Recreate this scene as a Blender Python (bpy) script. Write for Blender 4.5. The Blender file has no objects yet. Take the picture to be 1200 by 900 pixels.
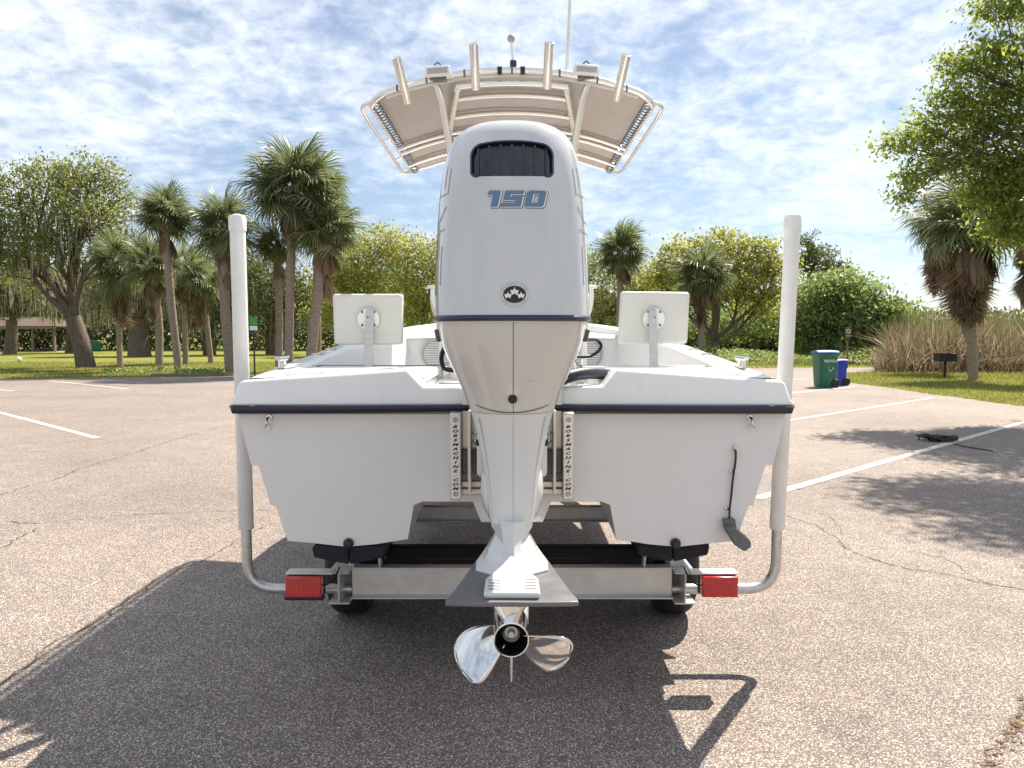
import bpy, bmesh, math, random
import numpy as np
from mathutils import Vector, Matrix, Euler

# ------------------------------------------------------------------ camera, sky, sun, exposure
SC = bpy.context.scene
COL = SC.collection
R = math.radians
CAM_H, CAM_Y, PITCH, FPX = 1.5, -3.1, 3.5, 900.0
cam_d = bpy.data.cameras.new('camera'); cam = bpy.data.objects.new('camera', cam_d); COL.objects.link(cam)
cam_d.sensor_width = 36.0; cam_d.lens = 36.0 * FPX / 1200.0
cam_d.clip_start = 0.05; cam_d.clip_end = 6000
cam.location = (0, CAM_Y, CAM_H); cam.rotation_euler = (R(90 - PITCH), 0, 0)
SC.camera = cam

SUN_AZ, SUN_EL = 35.0, 53.0            # azimuth clockwise from +Y, elevation
to_sun = Vector((math.sin(R(SUN_AZ)) * math.cos(R(SUN_EL)), math.cos(R(SUN_AZ)) * math.cos(R(SUN_EL)), math.sin(R(SUN_EL))))
sun_d = bpy.data.lights.new('sun', 'SUN'); sun = bpy.data.objects.new('sun', sun_d); COL.objects.link(sun)
sun_d.energy = 5.0; sun_d.angle = R(0.53); sun_d.color = (1.0, 0.89, 0.745)
sun.rotation_euler = to_sun.to_track_quat('Z', 'Y').to_euler(); sun.location = (20, 30, 40)

SKY_STRENGTH = 0.057
world = bpy.data.worlds.new('World'); SC.world = world; world.use_nodes = True
def build_world():
    nt = world.node_tree; N = nt.nodes; L = nt.links
    for n in list(N): N.remove(n)
    out = N.new('ShaderNodeOutputWorld'); bg = N.new('ShaderNodeBackground'); bg.inputs[1].default_value = SKY_STRENGTH
    L.new(bg.outputs[0], out.inputs[0])
    sky = N.new('ShaderNodeTexSky'); sky.sky_type = 'NISHITA'; sky.sun_disc = False
    sky.sun_elevation = R(SUN_EL); sky.sun_rotation = R(SUN_AZ); sky.altitude = 0; sky.air_density = 1.0; sky.dust_density = 0.3; sky.ozone_density = 3.0
    tc = N.new('ShaderNodeTexCoord'); sep = N.new('ShaderNodeSeparateXYZ'); L.new(tc.outputs['Generated'], sep.inputs[0])
    def math_(op, a, b=None, clamp=False):
        n = N.new('ShaderNodeMath'); n.operation = op; n.use_clamp = clamp
        for i, v in enumerate((a, b)):
            if v is None: continue
            if isinstance(v, (int, float)): n.inputs[i].default_value = v
            else: L.new(v, n.inputs[i])
        return n.outputs[0]
    zc = math_('MAXIMUM', sep.outputs[2], 0.0)
    den = math_('ADD', zc, 0.28)
    px = math_('DIVIDE', sep.outputs[0], den); py = math_('DIVIDE', sep.outputs[1], den)
    comb = N.new('ShaderNodeCombineXYZ'); L.new(px, comb.inputs[0]); L.new(py, comb.inputs[1])
    def noise(scale, det, rough, dist=0.0, off=(0, 0, 0)):
        mp = N.new('ShaderNodeMapping'); mp.inputs['Location'].default_value = off; L.new(comb.outputs[0], mp.inputs[0])
        n = N.new('ShaderNodeTexNoise'); n.inputs['Scale'].default_value = scale; n.inputs['Detail'].default_value = det
        n.inputs['Roughness'].default_value = rough; n.inputs['Distortion'].default_value = dist
        L.new(mp.outputs[0], n.inputs['Vector']); return n.outputs['Fac']
    big = noise(0.9, 3, 0.5, 0.3, (3.1, 1.7, 0)); mid = noise(5.0, 5, 0.6, 0.4); fine = noise(17, 5, 0.62, 0.3, (9, 4, 0))
    s = math_('ADD', math_('MULTIPLY', big, 1.0), math_('ADD', math_('MULTIPLY', mid, 0.75), math_('MULTIPLY', fine, 0.75)))
    mr = N.new('ShaderNodeMapRange'); mr.interpolation_type = 'SMOOTHSTEP'
    mr.inputs['From Min'].default_value = 0.92; mr.inputs['From Max'].default_value = 1.56; mr.inputs['To Min'].default_value = 0.17; mr.inputs['To Max'].default_value = 0.92
    L.new(s, mr.inputs['Value'])
    # thin the clouds towards the horizon
    hz = N.new('ShaderNodeMapRange'); hz.inputs['From Min'].default_value = 0.02; hz.inputs['From Max'].default_value = 0.26
    hz.inputs['To Min'].default_value = 0.5; hz.inputs['To Max'].default_value = 0.93
    L.new(zc, hz.inputs['Value'])
    fac = math_('MULTIPLY', mr.outputs[0], hz.outputs[0], True)
    mix = N.new('ShaderNodeMix'); mix.data_type = 'RGBA'
    L.new(fac, mix.inputs['Factor']); L.new(sky.outputs[0], mix.inputs['A'])
    mix.inputs['B'].default_value = (11.2, 11.7, 12.3, 1)
    L.new(mix.outputs['Result'], bg.inputs[0])
build_world()
SC.view_settings.view_transform = 'Standard'; SC.view_settings.look = 'None'
SC.view_settings.gamma = 1.0; SC.view_settings.use_curve_mapping = False
SC.view_settings.exposure = 0.97
SC.cycles.use_denoising = True
SC.cycles.max_bounces = 7; SC.cycles.transparent_max_bounces = 8
SC.cycles.sample_clamp_indirect = 6.0

# ------------------------------------------------------------------ helpers
P_ = R(PITCH)
def pt(px, py, D):
    """a point of the place, D metres ahead of the tripod, seen in direction (px, py)"""
    dx = (px - 600) / FPX; dz = (450 - py) / FPX
    y = math.cos(P_) + dz * math.sin(P_); z = -math.sin(P_) + dz * math.cos(P_)
    k = D / y
    return Vector((dx * k, CAM_Y + D, CAM_H + z * k))
def gp(px, py, z=0.0):
    dx = (px - 600) / FPX; dz = (450 - py) / FPX
    y = math.cos(P_) + dz * math.sin(P_); zz = -math.sin(P_) + dz * math.cos(P_)
    k = (z - CAM_H) / zz
    return Vector((dx * k, CAM_Y + y * k, z))

class MB:
    def __init__(s): s.v = []; s.f = []
    def add(s, vs, fs):
        o = len(s.v); s.v += [tuple(v) for v in vs]; s.f += [tuple(i + o for i in f) for f in fs]; return s
    def box(s, c, size, rot=None):
        hx, hy, hz = (d / 2 for d in size); vs = []
        for x in (-hx, hx):
            for y in (-hy, hy):
                for z in (-hz, hz):
                    p = Vector((x, y, z))
                    if rot is not None: p = rot @ p
                    vs.append(p + Vector(c))
        return s.add(vs, [(0, 1, 3, 2), (4, 6, 7, 5), (0, 4, 5, 1), (2, 3, 7, 6), (0, 2, 6, 4), (1, 5, 7, 3)])
    def bar(s, a, b, w, h, up=(0, 0, 1)):
        a = Vector(a); b = Vector(b); d = (b - a).normalized(); u = Vector(up)
        sd = d.cross(u).normalized(); u = sd.cross(d)
        vs = [p + sd * (w / 2 * i) + u * (h / 2 * j) for p in (a, b) for i, j in ((-1, -1), (1, -1), (1, 1), (-1, 1))]
        return s.add(vs, [(3, 2, 1, 0), (4, 5, 6, 7), (0, 1, 5, 4), (1, 2, 6, 5), (2, 3, 7, 6), (3, 0, 4, 7)])
    def tube(s, path, r, n=10, caps=True, closed=False):
        path = [Vector(p) for p in path]; m = len(path)
        rs = r if isinstance(r, (list, tuple)) else [r] * m
        rings = []; up = None
        for i, p in enumerate(path):
            if closed: t = path[(i + 1) % m] - path[i - 1]
            else: t = path[min(i + 1, m - 1)] - path[max(i - 1, 0)]
            if t.length < 1e-9: t = Vector((0, 0, 1))
            t.normalize()
            if up is None:
                up = Vector((0, 0, 1)) if abs(t.z) < 0.9 else Vector((0, 1, 0))
            sd = t.cross(up)
            if sd.length < 1e-6: sd = t.cross(Vector((1, 0, 0)))
            sd.normalize(); up = sd.cross(t).normalized()
            rings.append([p + (sd * math.cos(2 * math.pi * k / n) + up * math.sin(2 * math.pi * k / n)) * rs[i] for k in range(n)])
        return s.loft(rings, caps and not closed, caps and not closed, closed)
    def loft(s, rings, c0=True, c1=True, closed=False):
        n = len(rings[0]); vs = [v for r_ in rings for v in r_]; fs = []; m = len(rings)
        for i in range(m if closed else m - 1):
            a = i * n; b = ((i + 1) % m) * n
            for k in range(n):
                fs.append((a + k, a + (k + 1) % n, b + (k + 1) % n, b + k))
        if c0: fs.append(tuple(range(n))[::-1])
        if c1: fs.append(tuple((m - 1) * n + k for k in range(n)))
        return s.add(vs, fs)
    def strip(s, rows):
        n = len(rows[0]); vs = [v for r_ in rows for v in r_]; fs = []
        for i in range(len(rows) - 1):
            for k in range(n - 1):
                fs.append((i * n + k, i * n + k + 1, (i + 1) * n + k + 1, (i + 1) * n + k))
        return s.add(vs, fs)
    def prism(s, poly, d):
        """poly: closed 3-D outline, extruded along vector d"""
        d = Vector(d); n = len(poly); vs = [Vector(p) for p in poly] + [Vector(p) + d for p in poly]
        fs = [tuple(range(n)), tuple(range(2 * n - 1, n - 1, -1))] + [(k, k + n, (k + 1) % n + n, (k + 1) % n) for k in range(n)]
        return s.add(vs, fs)
    def lathe(s, prof, c, axis='Y', n=24, caps=True):
        """prof: (along, radius)"""
        rings = []
        for a, r in prof:
            ring = []
            for k in range(n):
                t = 2 * math.pi * k / n; u, w = r * math.cos(t), r * math.sin(t)
                p = {'Y': (u, a, w), 'Z': (u, w, a), 'X': (a, u, w)}[axis]
                ring.append(Vector(p) + Vector(c))
            rings.append(ring)
        return s.loft(rings, caps, caps)
    def build(s, name, mat, parent=None, bevel=0.0, seg=2, angle=50, smooth=True, solid=0.0, fix=True):
        me = bpy.data.meshes.new(name)
        o = origin(parent)
        me.from_pydata([(v[0] - o[0], v[1] - o[1], v[2] - o[2]) for v in s.v], [], s.f)
        if fix:
            bm = bmesh.new(); bm.from_mesh(me)
            bmesh.ops.recalc_face_normals(bm, faces=bm.faces[:]); bm.to_mesh(me); bm.free()
        if smooth:
            me.shade_smooth()
            me.set_sharp_from_angle(angle=R(angle))
        me.materials.append(mat)
        ob = bpy.data.objects.new(name, me); COL.objects.link(ob)
        if parent is not None: ob.parent = parent
        if solid:
            m = ob.modifiers.new('thickness', 'SOLIDIFY'); m.thickness = solid; m.offset = 0
        if bevel:
            m = ob.modifiers.new('edge', 'BEVEL'); m.width = bevel; m.segments = seg; m.limit_method = 'ANGLE'; m.angle_limit = R(38)
            m.harden_normals = False
        return ob
def origin(p):
    o = Vector((0, 0, 0))
    while p is not None: o += p.location; p = p.parent
    return o
def tag(o, label=None, cat=None, group=None, kind=None):
    if label: o['label'] = label
    if cat: o['category'] = cat
    if group: o['group'] = group
    if kind: o['kind'] = kind
    return o
def thing(name, label, cat, loc=(0, 0, 0), group=None):
    o = bpy.data.objects.new(name, None); COL.objects.link(o); o.location = loc; o.empty_display_size = 0.2
    return tag(o, label, cat, group)
def fillet(path, r, n=6):
    path = [Vector(p) for p in path]; out = [path[0]]
    for i in range(1, len(path) - 1):
        a, b, c = path[i - 1], path[i], path[i + 1]
        u = (a - b); w = (c - b); rr = min(r, u.length * .49, w.length * .49)
        p0 = b + u.normalized() * rr; p1 = b + w.normalized() * rr
        for k in range(n + 1):
            t = k / n; out.append(p0 * (1 - t) ** 2 + b * 2 * t * (1 - t) + p1 * t * t)
    out.append(path[-1]); return out
def catmull(pts, sub=6):
    pts = [np.array(p, float) for p in pts]; out = []
    for i in range(len(pts) - 1):
        p0 = pts[max(i - 1, 0)]; p1 = pts[i]; p2 = pts[i + 1]; p3 = pts[min(i + 2, len(pts) - 1)]
        for k in range(sub):
            t = k / sub
            out.append(0.5 * ((2 * p1) + (-p0 + p2) * t + (2 * p0 - 5 * p1 + 4 * p2 - p3) * t * t + (-p0 + 3 * p1 - 3 * p2 + p3) * t ** 3))
    out.append(pts[-1]); return out

# ------------------------------------------------------------------ materials
def new_mat(name):
    m = bpy.data.materials.new(name); m.use_nodes = True
    nt = m.node_tree; return m, nt, nt.nodes, nt.links, nt.nodes['Principled BSDF']
def mat(name, col, rough=0.5, metal=0.0, var=0.12, vscale=6.0, bump=0.0, bscale=150.0, coat=0.0, rvar=0.1, stretch=(1, 1, 1)):
    m, nt, N, L, b = new_mat(name)
    tc = N.new('ShaderNodeTexCoord'); mp = N.new('ShaderNodeMapping'); mp.inputs['Scale'].default_value = stretch
    L.new(tc.outputs['Object'], mp.inputs[0])
    n = N.new('ShaderNodeTexNoise'); n.inputs['Scale'].default_value = vscale; n.inputs['Detail'].default_value = 7; n.inputs['Roughness'].default_value = .65
    L.new(mp.outputs[0], n.inputs['Vector'])
    mx = N.new('ShaderNodeMix'); mx.data_type = 'RGBA'
    mx.inputs['A'].default_value = tuple(max(0, c * (1 - var)) for c in col) + (1,)
    mx.inputs['B'].default_value = tuple(min(1, c * (1 + var)) for c in col) + (1,)
    mr = N.new('ShaderNodeMapRange'); mr.inputs['From Min'].default_value = .3; mr.inputs['From Max'].default_value = .7
    L.new(n.outputs['Fac'], mr.inputs['Value']); L.new(mr.outputs[0], mx.inputs['Factor'])
    L.new(mx.outputs['Result'], b.inputs['Base Color'])
    rr = N.new('ShaderNodeMapRange'); rr.inputs['To Min'].default_value = max(0.02, rough - rvar); rr.inputs['To Max'].default_value = min(1, rough + rvar)
    rr.inputs['From Min'].default_value = .25; rr.inputs['From Max'].default_value = .75
    L.new(n.outputs['Fac'], rr.inputs['Value']); L.new(rr.outputs[0], b.inputs['Roughness'])
    b.inputs['Metallic'].default_value = metal
    b.inputs['Coat Weight'].default_value = coat; b.inputs['Coat Roughness'].default_value = 0.06
    if bump:
        n2 = N.new('ShaderNodeTexNoise'); n2.inputs['Scale'].default_value = bscale; n2.inputs['Detail'].default_value = 4
        L.new(mp.outputs[0], n2.inputs['Vector'])
        bp = N.new('ShaderNodeBump'); bp.inputs['Strength'].default_value = bump; bp.inputs['Distance'].default_value = 0.01
        L.new(n2.outputs['Fac'], bp.inputs['Height']); L.new(bp.outputs[0], b.inputs['Normal'])
    return m
def leaf_mat(name, cols, trans=0.4, rough=0.45):
    m, nt, N, L, b = new_mat(name)
    g = N.new('ShaderNodeNewGeometry'); cr = N.new('ShaderNodeValToRGB')
    e = cr.color_ramp.elements
    while len(e) < len(cols): e.new(0.5)
    for i, c in enumerate(cols): e[i].position = i / (len(cols) - 1); e[i].color = c + (1,)
    L.new(g.outputs['Random Per Island'], cr.inputs[0]); L.new(cr.outputs[0], b.inputs['Base Color'])
    b.inputs['Roughness'].default_value = rough; b.inputs['Specular IOR Level'].default_value = 0.35
    t = N.new('ShaderNodeBsdfTranslucent'); hs = N.new('ShaderNodeHueSaturation'); hs.inputs['Value'].default_value = 1.5; hs.inputs['Saturation'].default_value = 1.1
    L.new(cr.outputs[0], hs.inputs['Color']); L.new(hs.outputs[0], t.inputs[0])
    mx = N.new('ShaderNodeMixShader'); mx.inputs[0].default_value = trans
    L.new(b.outputs[0], mx.inputs[1]); L.new(t.outputs[0], mx.inputs[2])
    L.new(mx.outputs[0], N['Material Output'].inputs[0]); return m

def asphalt_mat():
    m, nt, N, L, b = new_mat('worn_asphalt')
    tc = N.new('ShaderNodeTexCoord')
    def noise(s, d=5, r=.6):
        n = N.new('ShaderNodeTexNoise'); n.inputs['Scale'].default_value = s; n.inputs['Detail'].default_value = d; n.inputs['Roughness'].default_value = r
        L.new(tc.outputs['Object'], n.inputs['Vector']); return n.outputs['Fac']
    v = N.new('ShaderNodeTexVoronoi'); v.inputs['Scale'].default_value = 150; L.new(tc.outputs['Object'], v.inputs['Vector'])
    sp = N.new('ShaderNodeSeparateColor'); L.new(v.outputs['Color'], sp.inputs[0])
    cr = N.new('ShaderNodeValToRGB'); e = cr.color_ramp.elements
    stops = [(0.0, (.115, .096, .089)), (.28, (.28, .234, .209)), (.60, (.44, .364, .317)), (.85, (.585, .50, .44)), (1.0, (.88, .84, .80))]
    while len(e) < len(stops): e.new(.5)
    for i, (p, c) in enumerate(stops): e[i].position = p; e[i].color = c + (1,)
    L.new(sp.outputs[0], cr.inputs[0])
    # dark binder between the stones
    mr = N.new('ShaderNodeMapRange'); mr.inputs['From Min'].default_value = .30; mr.inputs['From Max'].default_value = .62
    L.new(v.outputs['Distance'], mr.inputs['Value'])
    mx = N.new('ShaderNodeMix'); mx.data_type = 'RGBA'; mx.inputs['B'].default_value = (.14, .118, .107, 1)
    L.new(mr.outputs[0], mx.inputs['Factor']); L.new(cr.outputs[0], mx.inputs['A'])
    # large stains
    big = noise(.35, 6, .62); mr2 = N.new('ShaderNodeMapRange'); mr2.inputs['From Min'].default_value = .3; mr2.inputs['From Max'].default_value = .7
    mr2.inputs['To Min'].default_value = .80; mr2.inputs['To Max'].default_value = 1.16; L.new(big, mr2.inputs['Value'])
    med = noise(4.0, 6, .7); mr3 = N.new('ShaderNodeMapRange'); mr3.inputs['From Min'].default_value = .3; mr3.inputs['From Max'].default_value = .7
    mr3.inputs['To Min'].default_value = .86; mr3.inputs['To Max'].default_value = 1.12; L.new(med, mr3.inputs['Value'])
    mu = N.new('ShaderNodeMath'); mu.operation = 'MULTIPLY'; L.new(mr2.outputs[0], mu.inputs[0]); L.new(mr3.outputs[0], mu.inputs[1])
    sp2 = noise(1.1, 3, .5); mr4 = N.new('ShaderNodeMapRange'); mr4.inputs['From Min'].default_value = .66; mr4.inputs['From Max'].default_value = .74
    mr4.inputs['To Min'].default_value = 1.0; mr4.inputs['To Max'].default_value = .80; L.new(sp2, mr4.inputs['Value'])
    mu2 = N.new('ShaderNodeMath'); mu2.operation = 'MULTIPLY'; L.new(mu.outputs[0], mu2.inputs[0]); L.new(mr4.outputs[0], mu2.inputs[1]); mu = mu2
    sc = N.new('ShaderNodeVectorMath'); sc.operation = 'SCALE'; L.new(mx.outputs['Result'], sc.inputs[0]); L.new(mu.outputs[0], sc.inputs['Scale'])
    L.new(sc.outputs[0], b.inputs['Base Color'])
    b.inputs['Roughness'].default_value = .78; b.inputs['Specular IOR Level'].default_value = .3
    bp = N.new('ShaderNodeBump'); bp.inputs['Strength'].default_value = .55; bp.inputs['Distance'].default_value = .004; bp.invert = True
    L.new(v.outputs['Distance'], bp.inputs['Height']); L.new(bp.outputs[0], b.inputs['Normal'])
    return m
def lawn_mat():
    m, nt, N, L, b = new_mat('lawn')
    tc = N.new('ShaderNodeTexCoord')
    def noise(s, d=6, r=.65):
        n = N.new('ShaderNodeTexNoise'); n.inputs['Scale'].default_value = s; n.inputs['Detail'].default_value = d; n.inputs['Roughness'].default_value = r
        L.new(tc.outputs['Object'], n.inputs['Vector']); return n.outputs['Fac']
    cr = N.new('ShaderNodeValToRGB'); e = cr.color_ramp.elements
    stops = [(.28, (.10, .125, .025)), (.45, (.17, .19, .04)), (.6, (.25, .25, .06)), (.78, (.33, .29, .12))]
    while len(e) < len(stops): e.new(.5)
    for i, (p, c) in enumerate(stops): e[i].position = p; e[i].color = c + (1,)
    a = N.new('ShaderNodeMath'); a.operation = 'ADD'; h = N.new('ShaderNodeMath'); h.operation = 'MULTIPLY'; h.inputs[1].default_value = .5
    L.new(noise(.25), a.inputs[0]); L.new(noise(9), a.inputs[1]); L.new(a.outputs[0], h.inputs[0]); L.new(h.outputs[0], cr.inputs[0])
    L.new(cr.outputs[0], b.inputs['Base Color']); b.inputs['Roughness'].default_value = .9; b.inputs['Specular IOR Level'].default_value = .15
    bp = N.new('ShaderNodeBump'); bp.inputs['Strength'].default_value = .8; bp.inputs['Distance'].default_value = .05
    L.new(noise(30, 4), bp.inputs['Height']); L.new(bp.outputs[0], b.inputs['Normal'])
    return m
def paint_mat():
    m, nt, N, L, b = new_mat('worn_line_paint')
    tc = N.new('ShaderNodeTexCoord'); n = N.new('ShaderNodeTexNoise'); n.inputs['Scale'].default_value = 28; n.inputs['Detail'].default_value = 8; n.inputs['Roughness'].default_value = .75
    L.new(tc.outputs['Object'], n.inputs['Vector'])
    cr = N.new('ShaderNodeValToRGB'); e = cr.color_ramp.elements; e[0].position = .40; e[0].color = (.36, .30, .26, 1); e[1].position = .56; e[1].color = (.66, .63, .57, 1)
    L.new(n.outputs['Fac'], cr.inputs[0]); L.new(cr.outputs[0], b.inputs['Base Color']); b.inputs['Roughness'].default_value = .7
    return m

MT = dict(
    asphalt=asphalt_mat(), lawn=lawn_mat(), paint=paint_mat(),
    crack=mat('crack_dirt', (.10, .082, .07), .95, var=.4, vscale=30),
    tar=mat('pine_litter', (.22, .13, .06), .95, var=.5, vscale=60, bump=.5),
    gel=mat('white_gelcoat', (.69, .69, .695), .22, var=.025, vscale=3, coat=.35, rvar=.05),
    deck=mat('white_deck_gelcoat', (.80, .80, .79), .3, var=.03, vscale=5, coat=.2, rvar=.06),
    nonskid=mat('nonskid_deck', (.76, .77, .77), .6, var=.04, bump=.25, bscale=400),
    rubrail=mat('navy_rub_rail', (.012, .015, .03), .38, var=.2, vscale=20),
    cowl=mat('pearl_white_engine_paint', (.54, .56, .575), .10, var=.015, vscale=2, coat=.8, rvar=.03),
    cowl2=mat('warm_white_engine_paint', (.56, .555, .53), .18, var=.015, vscale=2, coat=.6, rvar=.03),
    leg=mat('white_leg_paint', (.60, .61, .605), .22, var=.02, vscale=4, coat=.5, rvar=.04),
    plate=mat('grey_metal_plate', (.15, .153, .162), .45, metal=.3, var=.1, vscale=12, rvar=.1),
    dark=mat('black_plastic', (.012, .012, .015), .4, var=.3, vscale=30),
    vent=mat('dark_blue_black_vent', (.008, .009, .016), .18, var=.2, coat=.5),
    blue=mat('blue_decal', (.105, .185, .33), .35, var=.05),
    navy=mat('navy_decal', (.02, .03, .07), .35, var=.1),
    seam=mat('seam_shadow_gap', (.10, .10, .095), .7),
    greydecal=mat('grey_decal', (.36, .37, .40), .4, var=.05),
    chrome=mat('polished_stainless', (.76, .75, .735), .11, metal=1, var=.04, vscale=10, rvar=.04),
    alu=mat('brushed_aluminium', (.60, .57, .53), .36, metal=.9, var=.1, vscale=14, rvar=.1, stretch=(1, 1, 6)),
    tube=mat('anodised_tube', (.80, .785, .76), .26, metal=.8, var=.04, vscale=4, rvar=.03),
    galv=mat('galvanised_steel', (.56, .57, .57), .38, metal=.85, var=.2, vscale=35, rvar=.12),
    trailer=mat('weathered_trailer_aluminium', (.62, .61, .59), .45, metal=.6, var=.14, vscale=9, rvar=.12),
    canvas=mat('tan_canvas', (.45, .41, .385), .9, var=.06, vscale=3, bump=.15, bscale=600),
    canvas_top=mat('white_canvas_edge', (.7, .7, .69), .8, var=.05),
    pvc=mat('white_pvc', (.77, .77, .755), .33, var=.07, vscale=7, rvar=.08),
    carpet=mat('bunk_carpet', (.022, .023, .03), .98, var=.4, vscale=40, bump=.8, bscale=500),
    red=mat('red_lens', (.50, .012, .016), .22, var=.15, vscale=40, coat=.6),
    black_rubber=mat('black_rubber', (.014, .014, .016), .6, var=.3, vscale=20),
    hose=mat('navy_black_hose', (.012, .015, .03), .45, var=.2),
    vinyl=mat('offwhite_vinyl', (.62, .62, .575), .42, var=.04, vscale=6, bump=.12, bscale=300),
    vinylgrey=mat('grey_vinyl_piping', (.40, .39, .40), .5, var=.1),
    tape=mat('white_sticker', (.78, .75, .70), .4, var=.04),
    ink=mat('black_ink', (.01, .01, .012), .5), redink=mat('maroon_ink', (.16, .02, .03), .5),
    grey_plastic=mat('grey_plastic', (.12, .125, .13), .4, var=.2, vscale=30),
    oakbark=mat('oak_bark', (.13, .105, .085), .95, var=.45, vscale=9, bump=.9, bscale=22, stretch=(1, 1, .3)),
    palmbark=mat('palm_bark', (.25, .20, .165), .95, var=.35, vscale=7, bump=.9, bscale=18, stretch=(1, 1, 2.5)),
    boot=mat('palm_boots', (.20, .115, .075), .95, var=.45, vscale=8, bump=.7, bscale=20),
    frond=leaf_mat('palm_frond', [(.075, .10, .042), (.13, .16, .07), (.22, .24, .13)], .36, .45),
    deadfrond=leaf_mat('dead_palm_frond', [(.20, .145, .10), (.30, .22, .155), (.15, .105, .075)], .25, .8),
    oakleaf=leaf_mat('oak_leaf', [(.11, .135, .045), (.18, .205, .07), (.28, .28, .115)], .55),
    nearleaf=leaf_mat('near_oak_leaf', [(.12, .165, .04), (.20, .25, .06), (.31, .34, .11)], .6),
    oakleaf2=leaf_mat('spring_leaf', [(.20, .225, .055), (.29, .30, .085), (.40, .38, .14)], .52),
    greenleaf=leaf_mat('willow_leaf', [(.12, .17, .06), (.19, .25, .09), (.27, .31, .125)], .52),
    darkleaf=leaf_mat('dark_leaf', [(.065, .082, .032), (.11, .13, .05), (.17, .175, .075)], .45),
    moss=leaf_mat('spanish_moss', [(.20, .195, .15), (.28, .27, .21), (.36, .34, .27)], .35, .9),
    reed=leaf_mat('dead_reed', [(.11, .075, .052), (.19, .13, .09), (.26, .19, .135), (.40, .34, .26), (.10, .11, .045)], .35, .8),
    greenreed=leaf_mat('green_reed', [(.085, .11, .04), (.14, .15, .06), (.19, .165, .085)], .4, .7),
    grassblade=leaf_mat('grass_blade', [(.10, .13, .025), (.19, .21, .045), (.28, .27, .08), (.34, .30, .14)], .4, .6),
    twig=mat('grey_twig', (.20, .18, .165), .95, var=.2),
    bin_green=mat('green_bin_plastic', (.018, .15, .082), .5, var=.25, vscale=5),
    bin_blue=mat('blue_bin_plastic', (.018, .05, .45), .42, var=.08),
    lid_blue=mat('blue_lid_plastic', (.06, .17, .48), .4, var=.08),
    white_print=mat('white_print', (.62, .64, .62), .6),
    brown=mat('brown_sign', (.10, .03, .02), .5, var=.1), signwhite=mat('sign_white', (.78, .78, .76), .5, var=.03),
    signgreen=mat('sign_green', (.05, .30, .05), .5, var=.08),
    iron=mat('black_iron', (.013, .012, .012), .65, var=.3, vscale=30),
    wood=mat('weathered_wood', (.21, .16, .125), .9, var=.25, vscale=14, stretch=(1, 1, 4)),
    shingle=mat('brown_shingles', (.115, .082, .062), .95, var=.25, vscale=6, bump=.5, bscale=40),
    brick=mat('dim_block_wall', (.30, .24, .19), .9, var=.2),
    ball=mat('white_ball', (.8, .8, .78), .5), bluecan=mat('teal_barrel', (.02, .16, .13), .5),
    concrete=mat('concrete', (.42, .40, .37), .9, var=.15, vscale=20, bump=.3),
    glass=mat('smoked_acrylic', (.05, .05, .055), .08, coat=.5),
    cable=mat('black_cable', (.01, .01, .012), .45),
)

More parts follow.
